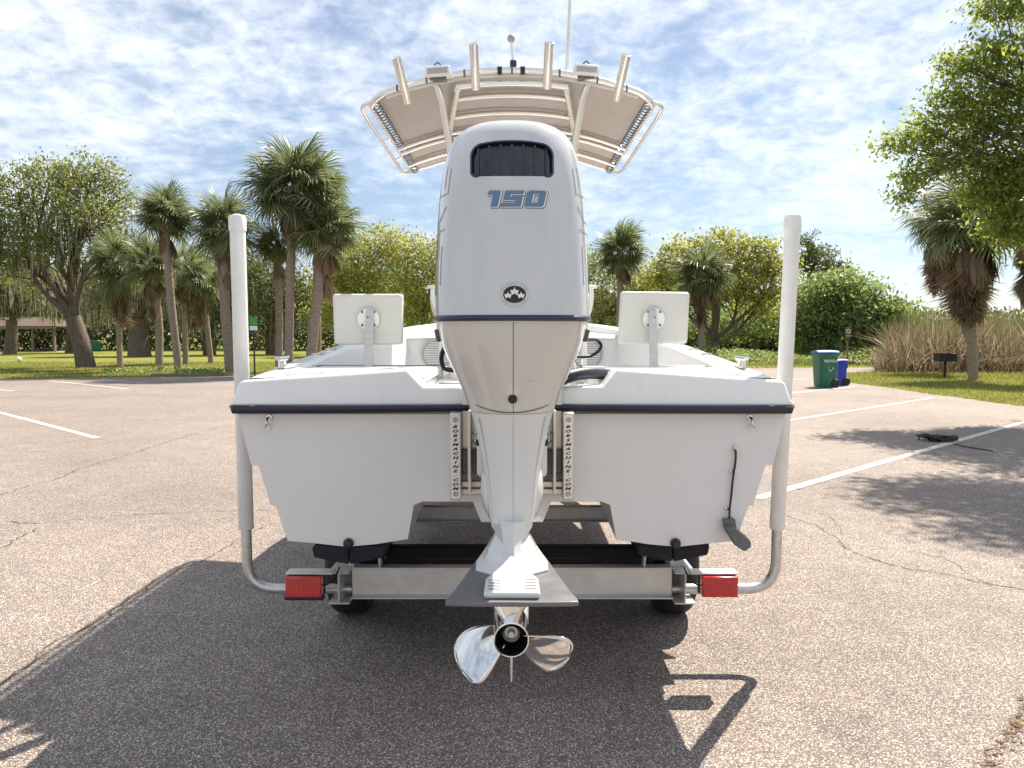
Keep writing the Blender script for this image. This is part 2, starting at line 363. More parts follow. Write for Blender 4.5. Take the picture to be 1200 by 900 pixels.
# ================================================================== GROUND
def ground():
    mb = MB(); mb.add([(-900, -60, 0), (900, -60, 0), (900, 1500, 0), (-900, 1500, 0)], [(0, 1, 2, 3)])
    g = mb.build('ground', MT['lawn'], smooth=False); tag(g, kind='structure')
    random.seed(4)
    def edge(pts, sub, amp):
        out = []
        for i in range(len(pts) - 1):
            a, b = Vector(pts[i]), Vector(pts[i + 1])
            for k in range(sub):
                p = a.lerp(b, k / sub); out.append(Vector((p.x + random.uniform(-amp, amp), p.y + random.uniform(-amp, amp), 0)))
        out.append(Vector(pts[-1])); return out
    far_left = [gp(-500, 446.5), gp(0, 444.5), gp(120, 442.5), gp(250, 441.5), gp(300, 439.5), gp(480, 437), gp(700, 435), gp(860, 432), gp(935, 431.2), gp(1060, 430.5), gp(1160, 430.0)]
    isl_far = [gp(1120, 434.0), gp(1060, 435.2), gp(1010, 436.5), gp(965, 439.5)]
    isl_near = [gp(962, 442), gp(985, 448), gp(1015, 451.5), gp(1050, 456), gp(1085, 461.5), gp(1130, 467), gp(1200, 477), gp(1320, 490), gp(1700, 520)]
    loop = [Vector((-40, -25, 0))] + edge(far_left, 16, .10) + edge(isl_far, 8, .08) + edge(isl_near, 14, .07) + [Vector((40, -25, 0))]
    mb = MB(); mb.add([(p.x, p.y, .006) for p in loop], [tuple(range(len(loop)))])
    lot = mb.build('parking_lot', MT['asphalt'], smooth=False); tag(lot, kind='structure')
    # make normals face up
    # painted stall lines
    def line(a, b, w, z=.010):
        a = Vector((a.x, a.y, z)); b = Vector((b.x, b.y, z)); d = (b - a).normalized(); s = Vector((-d.y, d.x, 0)); rows = []
        n = max(6, int((b - a).length / .25))
        for k in range(n + 1):
            p = a.lerp(b, k / n); j = random.uniform(-.004, .004)
            rows.append([p - s * (w / 2 + j), p + s * (w / 2 - j)])
        m = MB(); m.strip(rows); return m.build('parking_line', MT['paint'], lot, smooth=False)
    for a, b, w in [((886, 585), (1215, 490.5), .115), ((915, 494.6), (1092, 466.8), .11), ((918, 462), (1003, 453.2), .11), ((920, 446), (945, 443.5), .11),
                    ((-60, 468), (114, 514), .115), ((58, 446.5), (150, 456), .11), ((-40, 454), (16, 458.5), .11), ((110, 444.5), (175, 449.5), .1)]:
        line(gp(*a), gp(*b), w)
    # cracks: jagged recessed-looking dirt-filled lines
    def crack(px, w, z=.0095, m='crack'):
        pts = [gp(*p) for p in px]; fine = []
        for i in range(len(pts) - 1):
            n = max(3, int((pts[i + 1] - pts[i]).length / .035))
            for k in range(n): fine.append(pts[i].lerp(pts[i + 1], k / n))
        fine.append(pts[-1]); rows = []; jx = jy = 0
        for p in fine:
            jx = jx * .85 + random.gauss(0, .012); jy = jy * .85 + random.gauss(0, .012)
            ww = w * random.uniform(.25, .95)
            rows.append([Vector((p.x + jx - ww / 2, p.y + jy - ww / 2, z)), Vector((p.x + jx + ww / 2, p.y + jy + ww / 2, z))])
        mb = MB(); mb.strip(rows); mb.build('crack', MT[m], lot, smooth=False)
    crack([(0, 580), (60, 563), (110, 545), (170, 528), (240, 505), (262, 500)], .016)
    crack([(0, 612), (50, 614), (120, 606), (200, 602), (275, 600), (318, 598)], .013)
    crack([(0, 644), (30, 630), (52, 617)], .014)
    crack([(0, 806), (60, 764), (130, 715), (180, 684), (226, 662), (270, 640), (310, 618)], .015)
    crack([(920, 604), (955, 617), (985, 632), (1000, 650), (1050, 663), (1110, 676), (1200, 694)], .010)
    crack([(960, 616), (968, 606), (985, 625), (990, 650)], .008)
    crack([(640, 900), (690, 868), (730, 820), (742, 790)], .005)
    crack([(1020, 640), (1100, 655), (1160, 690)], .006)
    lp_ = [(1158, 905), (1178, 872), (1194, 850), (1202, 815)]; crack(lp_, .014)
    mb = MB(); pts = [gp(*p) for p in lp_]
    for k in range(230):
        i = random.randrange(3); p = pts[i].lerp(pts[i + 1], random.random()); p = p + Vector((random.gauss(0, .016), random.gauss(0, .016), .009 + random.random() * .006)); a = random.uniform(0, 3.14); l = random.uniform(.004, .014); w = l * .35
        dx, dy = math.cos(a), math.sin(a); mb.add([p + Vector((dx * l, dy * l, random.uniform(0, .004))), p + Vector((-dy * w, dx * w, 0)), p + Vector((-dx * l, -dy * l, random.uniform(0, .004))), p + Vector((dy * w, -dx * w, 0))], [(0, 1, 2, 3)])
    o = mb.build('leaf_litter', MT['tar'], smooth=False, fix=False); tag(o, 'brown leaf litter caught in the crack at the lower right corner', 'leaf litter', kind='stuff')
    return g, lot
GROUND, LOT = ground()

# ================================================================== BOAT
def super_ring(z, w, yb, yf, n, k=64):
    yc = (yb + yf) / 2; l = (yf - yb) / 2; out = []
    for i in range(k):
        t = 2 * math.pi * i / k; c, s = math.cos(t), math.sin(t)
        out.append(Vector((w * math.copysign(abs(c) ** (2 / n), c), yc + l * math.copysign(abs(s) ** (2 / n), s), z)))
    return out

SHEER = lambda y: .075 * y - .0015 * y * y
def sx(y): return float(np.interp(y, [0, .8, 1.6, 2.4, 3.2, 4.0, 4.6, 5.1, 5.5], [1, 1.005, 1.005, .99, .95, .85, .70, .48, .16]))

def text_polys(ch, bold=False):
    cu = bpy.data.curves.new('t', 'FONT'); cu.body = ch; cu.size = 1; cu.resolution_u = 2
    cu.offset = .045 if bold else 0
    ob = bpy.data.objects.new('t', cu); COL.objects.link(ob); bpy.context.view_layer.update()
    dg = bpy.context.evaluated_depsgraph_get(); me = bpy.data.meshes.new_from_object(ob.evaluated_get(dg))
    vs = [(v.co.x, v.co.y) for v in me.vertices]; fs = [tuple(p.vertices) for p in me.polygons]
    bpy.data.objects.remove(ob); bpy.data.curves.remove(cu); bpy.data.meshes.remove(me)
    if vs:
        cx = (min(v[0] for v in vs) + max(v[0] for v in vs)) / 2; cy = (min(v[1] for v in vs) + max(v[1] for v in vs)) / 2
        vs = [(x - cx, y - cy) for x, y in vs]
    return vs, fs
_tp = {}
def glyph(ch, bold=True):
    if (ch, bold) not in _tp: _tp[(ch, bold)] = text_polys(ch, bold)
    return _tp[(ch, bold)]

boat = thing('boat', 'white tunnel-hull fishing boat with tan T-top, its stern facing the viewer on a trailer', 'boat', (0, 2.4, 0))
def hull():
    half = [(321, 485), (306, 545), (297, 546), (283, 592), (277, 593), (263, 634), (230, 637), (194, 641), (160, 638), (122, 632), (115, 592), (105, 588), (46, 588), (36, 612)]
    pr = [pt(600 + dx, py, 3.1) for dx, py in half]
    pr = [(p.x, p.z) for p in pr]
    full = [(-x, z) for x, z in pr] + [(x, z) for x, z in reversed(pr)]
    zt = pr[0][1]; zb = min(z for _, z in pr); rings = []
    for y in [0, .4, .8, 1.6, 2.4, 3.2, 3.8, 4.3, 4.7, 5.1, 5.4, 5.55]:
        s = sx(y); up = SHEER(y); low = .03 * y + (0 if y < 3 else (y - 3) ** 2 * .075)
        ring = []
        for x, z in full:
            t = (z - zb) / (zt - zb)
            ring.append(Vector((x * s, y, z + up * t + low * (1 - t))))
        rings.append(ring)
    mb = MB(); mb.strip(rings); n_ = len(full); mb.f.append(tuple(range(n_))); mb.f.append(tuple(len(mb.v) - n_ + k for k in range(n_)))
    HU = mb.build('hull', MT['gel'], boat, angle=22, bevel=.006)
    # rub rail: follows transom and both sides
    path = []
    ys = [5.5, 5.1, 4.6, 4.0, 3.2, 2.4, 1.6, .8, .3, .06]
    zr = pt(600, 479.5, 3.1).z
    for y in ys: path.append((-1.125 * sx(y) - .012, y, zr + SHEER(y)))
    path += [(-1.115, -.012, zr)]
    for x in (-.9, -.6, -.3, 0, .3, .6, .9): path.append((x, -.022, zr + .012 * (1 - abs(x))))
    path += [(1.115, -.012, zr)]
    for y in reversed(ys): path.append((1.125 * sx(y) + .012, y, zr + SHEER(y)))
    prof = [(-.006, -.018), (.022, -.015), (.03, 0), (.024, .012), (-.006, .014)]
    rows = []
    P = [Vector(p) for p in path]
    for i, p in enumerate(P):
        t = (P[min(i + 1, len(P) - 1)] - P[max(i - 1, 0)]); t.z = 0; t.normalize(); nrm = Vector((t.y, -t.x, 0))
        rows.append([p + nrm * a + Vector((0, 0, b)) for a, b in prof])
    mb = MB(); mb.loft(rows, True, True); mb.build('rub_rail', MT['rubrail'], boat, angle=50)
    # transom cap (aft coaming with motor notch)
    outl = [(-332, 475), (-326, 468), (-322, 450), (-318, 446), (-124, 433), (-104, 453), (-64, 453), (64, 453), (107, 453), (124, 433), (318, 446), (322, 450), (326, 468), (332, 475)]
    zc = lambda py: pt(600, py, 3.1).z
    mb = MB(); fr = []; bk = []
    for dx, py in outl:
        p = pt(600 + dx, py, 3.1); lean = (475 - py) / 42 * .045
        fr.append(Vector((p.x, -.02 + lean, p.z))); bk.append(Vector((p.x, .17, p.z)))
    n = len(fr)
    mb.add(fr + bk, [tuple(range(n)), tuple(range(2 * n - 1, n - 1, -1))] + [(k, k + n, (k + 1) % n + n, (k + 1) % n) for k in range(n)])
    cap = mb.build('transom_cap', MT['deck'], boat, bevel=.012, seg=3)
    mb = MB(); mb.box((0, .045, 1.11), (2.06, .03, .33)); mb.build('light_leak_filler', MT['deck'], boat)  # hidden filler added to block sunlight leaking through the gap behind the rub rail
    # gunwales
    for s in (-1, 1):
        rows = []
        for y in np.linspace(.06, 5.35, 30):
            k = sx(y); zz = SHEER(y); xo = 1.125 * k
            rows.append([Vector((s * xo, y, zr + .015 + zz)), Vector((s * (xo - .012), y, zr + .03 + zz)), Vector((s * (xo - .03), y, zr + .105 + zz)), Vector((s * (xo - .045), y, zr + .118 + zz)),
                         Vector((s * (xo - .15), y, zr + .122 + zz)), Vector((s * (xo - .165), y, zr + .112 + zz)), Vector((s * (xo - .185), y, zr - .05 + zz)), Vector((s * (xo - .22), y, .93))])
        mb = MB(); mb.strip(rows); g = mb.build('gunwale', MT['deck'], boat, angle=40, fix=True)
        # pop-up cleats and flush fittings on the gunwale
        for y in (.42, 2.6):
            b = Vector((s * (1.125 * sx(y) - .075), y, zr + .122 + SHEER(y)))
            c = MB()
            c.tube([b + Vector((0, -.035, -.004)), b + Vector((0, -.032, .035))], .010, 8); c.tube([b + Vector((0, .035, -.004)), b + Vector((0, .032, .035))], .010, 8)
            c.tube([b + Vector((0, -.10, .047)), b + Vector((0, -.06, .040)), b + Vector((0, .06, .040)), b + Vector((0, .10, .047))], [.006, .012, .012, .006], 8)
            c.box(b + Vector((0, 0, .001)), (.035, .12, .006)); c.build('cleat', MT['chrome'], g)
        for y in (1.05, 1.35, 1.75):
            b = Vector((s * (1.125 * sx(y) - .08), y, zr + .124 + SHEER(y)))
            c = MB(); c.lathe([(0, .035), (.004, .035), (.005, .027), (.0051, .024), (-.02, .022)], b, 'Z', 16); c.build('flush_rod_holder', MT['chrome'], g)
    # floor, aft platforms, bulkhead, foredeck
    mb = MB(); mb.add([(-1.0, .1, .93), (1.0, .1, .93), (1.0, 3.4, .95), (-1.0, 3.4, .95)], [(0, 1, 2, 3)]); mb.build('cockpit_floor', MT['nonskid'], boat, smooth=False)
    for s in (-1, 1):
        mb = MB()
        mb.prism([(s * .985, .172, 1.352), (s * .36, .172, 1.352), (s * .345, .70, 1.358), (s * .93, .70, 1.358)], (0, 0, -.04))
        mb.prism([(s * .985, .174, 1.31), (s * .37, .174, 1.31), (s * .36, .68, 1.31), (s * .93, .68, 1.31)], (0, 0, -.37))
        a = mb.build('aft_platform', MT['deck'], boat, bevel=.008)
        mb = MB(); mb.prism([(s * .97, .69, 1.360), (s * .34, .69, 1.360), (s * .34, .712, 1.362), (s * .95, .712, 1.362)], (0, 0, -.03)); mb.build('edge_trim', MT['grey_plastic'], a, bevel=.004)
    mb = MB(); mb.prism([(-.36, .172, 1.20), (.36, .172, 1.20), (.345, .66, 1.20), (-.345, .66, 1.20)], (0, 0, -.03)); mb.build('splash_well', MT['deck'], boat, bevel=.005)
    zb_ = 1.515
    mb = MB(); mb.add([(-1.0, 3.3, .94), (1.0, 3.3, .94), (1.0, 3.34, zb_ - .02), (-1.0, 3.34, zb_ - .02)], [(0, 1, 2, 3)]); bulk = mb.build('bulkhead', MT['deck'], boat, smooth=False)
    rows = []
    for y in (3.31, 3.34, 3.5, 4.0, 4.5, 4.9, 5.2, 5.4):
        k = sx(y) * 1.02; zz = zb_ + (y - 3.3) * .03
        if y < 3.32: zz -= .03
        rows.append([Vector((x * k, y, zz + .012 * (1 - x * x))) for x in np.linspace(-1, 1, 9)])
    mb = MB(); mb.strip(rows); fd = mb.build('foredeck', MT['nonskid'], boat)
    # raised bow coaming
    path = []
    for t in np.linspace(-1, 1, 33):
        a = t * math.pi / 2; path.append((math.sin(a) * .88, 4.0 + 1.25 * math.cos(a) ** .8))
    rows = []
    for x, y in path:
        h = zb_ + (y - 3.3) * .03 - .02; c = Vector((0, 3.9)); d = (Vector((x, y)) - c).normalized(); hh = .115 * (1 - .75 * abs(x / .88) ** 3)
        rows.append([Vector((x, y, h)), Vector((x + d.x * .012, y + d.y * .012, h + hh)), Vector((x + d.x * .03, y + d.y * .03, h + hh + .015)), Vector((x + d.x * .14, y + d.y * .14, h + hh + .018)), Vector((x + d.x * .17, y + d.y * .17, h - .05))])
    mb = MB(); mb.strip(rows); mb.build('bow_coaming', MT['deck'], boat, angle=50)
    for s in (-1, 1):
        c = pt(600 + s * 88, 415, 6.4); mb = MB(); mb.lathe([(-.02, .128), (-.028, .122), (-.026, .112), (-.012, .11)], Vector((c.x, 3.315, c.z)), 'Y', 32)
        v = mb.build('speaker_grille', MT['vinylgrey'], bulk)
        for k in range(-5, 6):
            h = math.sqrt(.108 ** 2 - (k * .019) ** 2)
            mb = MB(); mb.bar((c.x - h, 3.288, c.z + k * .019), (c.x + h, 3.288, c.z + k * .019), .012, .009); mb.build('slat', MT['deck'], v)
    # eyes, drain plugs, transducer
    for s, px in ((-1, 315), (1, 879)):
        a = pt(px - s * 1, 489, 3.1); b = pt(px + s * 1.5, 500, 3.1)
        mb = MB()
        for p in (a, b): mb.lathe([(-.004, .012), (-.002, .013), (.004, .013)], (p.x, -.003, p.z), 'Y', 12)
        mb.tube([(a.x, 0, a.z), (a.x, -.03, a.z - .002), (a.x, -.042, (a.z + b.z) / 2), (b.x, -.03, b.z + .002), (b.x, 0, b.z)], .0055, 8)
        mb.build('stern_eye', MT['chrome'], HU)
        p = pt(600 - s * -194, 639.5, 3.1)
        mb = MB(); mb.lathe([(-.002, .021), (-.014, .021), (-.018, .015), (-.03, .014), (-.032, .006)], (s * 194 * 3.1 / 900, 0, p.z + .012), 'Y', 14); mb.build('drain_plug', MT['dark'], HU)
    c = [pt(862, 527, 3.08), pt(862, 540, 3.085), pt(859, 560, 3.085), pt(857, 580, 3.085), pt(855, 598, 3.08), pt(855, 612, 3.07)]
    mb = MB(); mb.tube(catmull(c, 5), .0045, 7); mb.build('transducer_cable', MT['cable'], HU)
    for px, py in ((862, 527), (858.5, 552), (853.5, 596)):
        p = pt(px, py, 3.095); mb = MB(); mb.box(p, (.03, .008, .012)); mb.tube([p + Vector((-.014, -.004, 0)), p + Vector((-.014, -.01, 0))], .004, 6); mb.build('cable_clip', MT['chrome'], HU, bevel=.002)
    p = pt(862, 527, 3.09); mb = MB(); mb.tube([p + Vector((0, 0, -.006)), p + Vector((0, 0, .02))], .006, 8); mb.build('cable_clip', MT['chrome'], HU)
    A = pt(855, 618, 3.07); mb = MB()
    mb.prism([pt(848, 609, 3.06), pt(862, 608, 3.06), pt(864, 622, 3.06), pt(852, 626, 3.06)], (0, .035, 0))
    mb.prism([pt(850, 620, 3.02), pt(860, 618, 3.02), pt(880, 634, 3.0), pt(881, 641, 3.0), pt(873, 647, 3.0), pt(862, 640, 3.02)], (0, .06, .004))
    mb.build('transducer', MT['grey_plastic'], HU, bevel=.006, seg=3)
    # jump seats
    for s, px, tilt in ((-1, 431, -1), (1, 767, 1)):
        D = 3.72
        base = pt(px, 434, D); top = pt(px, 362, D)
        mb = MB(); w = .023
        mb.add([(base.x - w, base.y, base.z - .03), (base.x + w, base.y, base.z - .03), (base.x + w, base.y + .012, base.z - .03), (base.x - w, base.y + .012, base.z - .03),
                (top.x - w * .8, base.y + .05, top.z), (top.x + w * .8, base.y + .05, top.z), (top.x + w * .8, base.y + .062, top.z), (top.x - w * .8, base.y + .062, top.z)],
               [(0, 1, 2, 3), (4, 5, 6, 7), (0, 1, 5, 4), (1, 2, 6, 5), (2, 3, 7, 6), (3, 0, 4, 7)])
        post = mb.build('jump_seat_bracket', MT['alu'], boat, bevel=.006, seg=3)
        y0 = base.y + .066
        cc = pt(px - s * 1, 374, D + .07)
        mb = MB(); mb.lathe([(-.0, .054), (-.004, .053), (-.005, .03)], (cc.x, y0, cc.z), 'Y', 28); mb.build('mount_plate', MT['pvc'], post)
        for bx, bz in ((-.03, .035), (.03, .035), (-.03, -.03), (.03, -.03), (0, .008), (0, -.022)):
            mb = MB(); yy = y0 - .006 if bx else y0 - .018
            mb.lathe([(0, .0062), (-.004, .0055), (-.006, .002)], (cc.x + bx, yy, cc.z + bz), 'Y', 8); mb.build('bolt', MT['grey_plastic'], post)
        if s < 0: q = [(388, 344), (470.5, 344), (470.5, 404), (391, 404)]
        else: q = [(729.5, 341), (810, 342), (806, 403), (725.5, 403)]
        Dp = y0 - CAM_Y + .004
        f = [pt(a, b, Dp) for a, b in q]
        for v, dy in zip(f, (.02, .02, 0, 0)): v.y += dy
        mb = MB(); mb.prism(f, (0, .075, .003)); mb.build('seat_back_pad', MT['vinyl'], post, bevel=.016, seg=4)
    # console, leaning post (mostly hidden by the motor)
    mb = MB(); cs = [(1.15, .95), (1.15, 1.50), (1.32, 1.62), (1.62, 1.66), (1.80, 1.52), (1.92, .95)]
    mb.prism([(-.34, y, z) for y, z in cs], (.68, 0, 0)); con = mb.build('console', MT['deck'], boat, bevel=.03, seg=3)
    mb = MB(); mb.add([(-.3, 1.6, 1.65), (.3, 1.6, 1.65), (.26, 1.48, 1.9), (-.26, 1.48, 1.9)], [(0, 1, 2, 3)]); mb.build('windshield', MT['glass'], con, solid=.006)
    sw = Vector((-.05, 1.06, 1.50)); rot = Euler((R(65), 0, 0)).to_matrix()
    mb = MB(); mb.tube([sw + rot @ Vector((.19 * math.cos(a), .19 * math.sin(a), 0)) for a in np.linspace(0, 2 * math.pi, 33)[:-1]], .012, 8, closed=True)
    for a in (R(90), R(210), R(330)): mb.tube([sw + rot @ Vector((0, 0, -.05)), sw + rot @ Vector((.18 * math.cos(a), .18 * math.sin(a), 0))], .009, 6)
    mb.build('steering_wheel', MT['chrome'], con)
    mb = MB(); mb.tube([(-.36, .98, 1.285), (.36, .98, 1.285)], .018, 8); mb.tube([(-.36, .62, 1.285), (.36, .62, 1.285)], .018, 8); mb.bar((0, .61, 1.29), (0, .99, 1.29), .5, .02); lpo = mb.build('leaning_post', MT['tube'], boat)
    for s in (-1, 1):
        for y in (.62, .98): mb = MB(); mb.tube([(s * .36, y, .94), (s * .36, y, 1.285)], .018, 8); mb.build('leg', MT['tube'], lpo)
        q0 = pt(600 + s * 92.5, 337, 4.12); q1 = pt(600 + s * 92.5, 358, 4.12); q2 = pt(600 + s * 86, 373, 4.12); q3 = pt(600 + s * 84, 420, 4.1)
        mb = MB(); mb.tube(fillet([q0, q1, q2, q3, (q3.x, q3.y, .95)], .05), .016, 10); mb.build('grab_post', MT['tube'], lpo, angle=60)
        mb = MB(); mb.lathe([(-.006, .02), (-.004, .034), (.008, .034), (.012, .028)], q0, 'Z', 16); mb.build('tube_cap', MT['pvc'], lpo)
    mb = MB(); mb.box((0, .80, 1.34), (.62, .40, .10)); mb.build('cushion', MT['vinyl'], lpo, bevel=.03, seg=3)
    # rigging hose, cables
    hp = catmull([pt(640, 452, 3.05), pt(655, 446, 3.08), pt(672, 439.5, 3.12), pt(692, 437, 3.2), pt(708, 438.5, 3.3), pt(716, 443, 3.4), pt(718, 462, 3.42)], 10)
    mb = MB(); mb.tube(hp, [.024 + (.0025 if i % 2 else -.001) for i in range(len(hp))], 12); mb.build('rigging_hose', MT['hose'], boat, angle=60)
    mb = MB(); mb.tube(catmull([pt(676, 418, 3.0), pt(690, 417.5, 3.05), pt(700, 412.5, 3.06), pt(704.5, 405.5, 3.06), pt(700.5, 399.5, 3.05), pt(692, 397.5, 3.0), pt(682, 399, 2.9)], 8), .0065, 8); mb.build('steering_cable', MT['cable'], boat)
    mb = MB(); mb.tube(catmull([pt(526, 402, 2.95), pt(519.5, 411, 2.98), pt(517.5, 422, 3.0), pt(522, 432, 3.0), pt(536, 434, 2.98)], 8), .010, 8); mb.build('steering_cable', MT['cable'], boat)
    mb = MB()
    for x, y in ((.05, 0), (.07, .01), (.09, -.01)):
        mb.tube(catmull([(x + .05, -.1, 1.30), (x + .13, -.02, 1.345 + y), (x + .2, .16, 1.33), (x + .21, .4, 1.24)], 6), .008, 6)
    mb.build('control_cable', MT['greydecal'], boat)
    # jack plate
    x0, x1 = .199, .243
    zt, zb = pt(600, 484, 2.98).z, pt(600, 586.5, 2.98).z
    mb = MB(); mb.box((0, -.035, 1.19), (.40, .02, .28))
    mb.box((-.165, -.10, (zt + zb) / 2 + .02), (.012, .11, .33)); mb.box((.165, -.10, (zt + zb) / 2 + .02), (.012, .11, .33))
    jp = mb.build('jack_plate', MT['alu'], boat, bevel=.003)
    mb = MB(); mb.box((0, -.05, 1.005), (.40, .05, .10)); mb.build('lift_block', MT['grey_plastic'], jp, bevel=.006)
    for zz in (.915, .885): mb = MB(); mb.box((0, -.06, zz), (.40, .03, .024)); mb.build('cross_bar', MT['alu'], jp, bevel=.003)
    for s in (-1, 1): mb = MB(); mb.box((s * .185, -.03, 1.26), (.028, .02, .17)); mb.build('shim', MT['grey_plastic'], jp, bevel=.003)
    for s in (-1, 1):
        mb = MB(); mb.box((s * (x0 + x1) / 2, -.062, (zt + zb) / 2), (x1 - x0, .118, zt - zb)); mb.build('side_rail', MT['alu'], jp, bevel=.004)
        cx = s * .220; ys = -.1225
        mb = MB(); hw = .0155; zt2, zb2 = zt - .008, zb + .010; pts = []
        for (ax, az, a0) in ((cx + hw - .006, zt2 - .006, 0), (cx - hw + .006, zt2 - .006, 90), (cx - hw + .006, zb2 + .006, 180), (cx + hw - .006, zb2 + .006, 270)):
            for k in range(4): a = R(a0 + k * 30); pts.append((ax + .006 * math.cos(a), ys, az + .006 * math.sin(a)))
        mb.prism(pts, (0, .0012, 0)); mb.build('sticker', MT['tape'], jp, smooth=False)
        mb = MB(); yy = ys - .0008
        ztop = pt(600, 500, 2.98).z; zbot = pt(600, 572.5, 2.98).z; word = 'BOBSMACHINE.COM'
        for i, ch in enumerate(word):
            zc_ = ztop + (zbot - ztop) * i / (len(word) - 1); vs, fs = glyph(ch)
            k = .0190
            mb.add([(cx + (x * 1.45 + y * .35) * k, yy, zc_ + y * k * .80) for x, y in vs], fs)
        mb.build('lettering', MT['ink'], jp, smooth=False, fix=False)
        for py in (491.8, 578.8):
            zc_ = pt(600, py, 2.98).z; mb = MB(); ri, ro = .0068, .0098; a = [2 * math.pi * k / 24 for k in range(24)]
            mb.loft([[(cx + ro * math.cos(t), yy, zc_ + ro * math.sin(t)) for t in a], [(cx + ri * math.cos(t), yy, zc_ + ri * math.sin(t)) for t in a]], False, False)
            vs, fs = glyph('B'); mb.add([(cx + x * .009, yy, zc_ + y * .009) for x, y in vs], fs)
            mb.build('round_mark', MT['redink'], jp, smooth=False, fix=False)
        for bx, bz in ((.148, 1.118), (.148, 1.085), (.118, 1.118), (.118, 1.085), (.118, 1.15)):
            mb = MB(); mb.lathe([(0, .0095), (-.008, .0095), (-.0095, .007)], (s * bx, -.047, bz), 'Y', 6); mb.build('bolt', MT['chrome'] if bx > .13 else MT['dark'], jp)
hull()

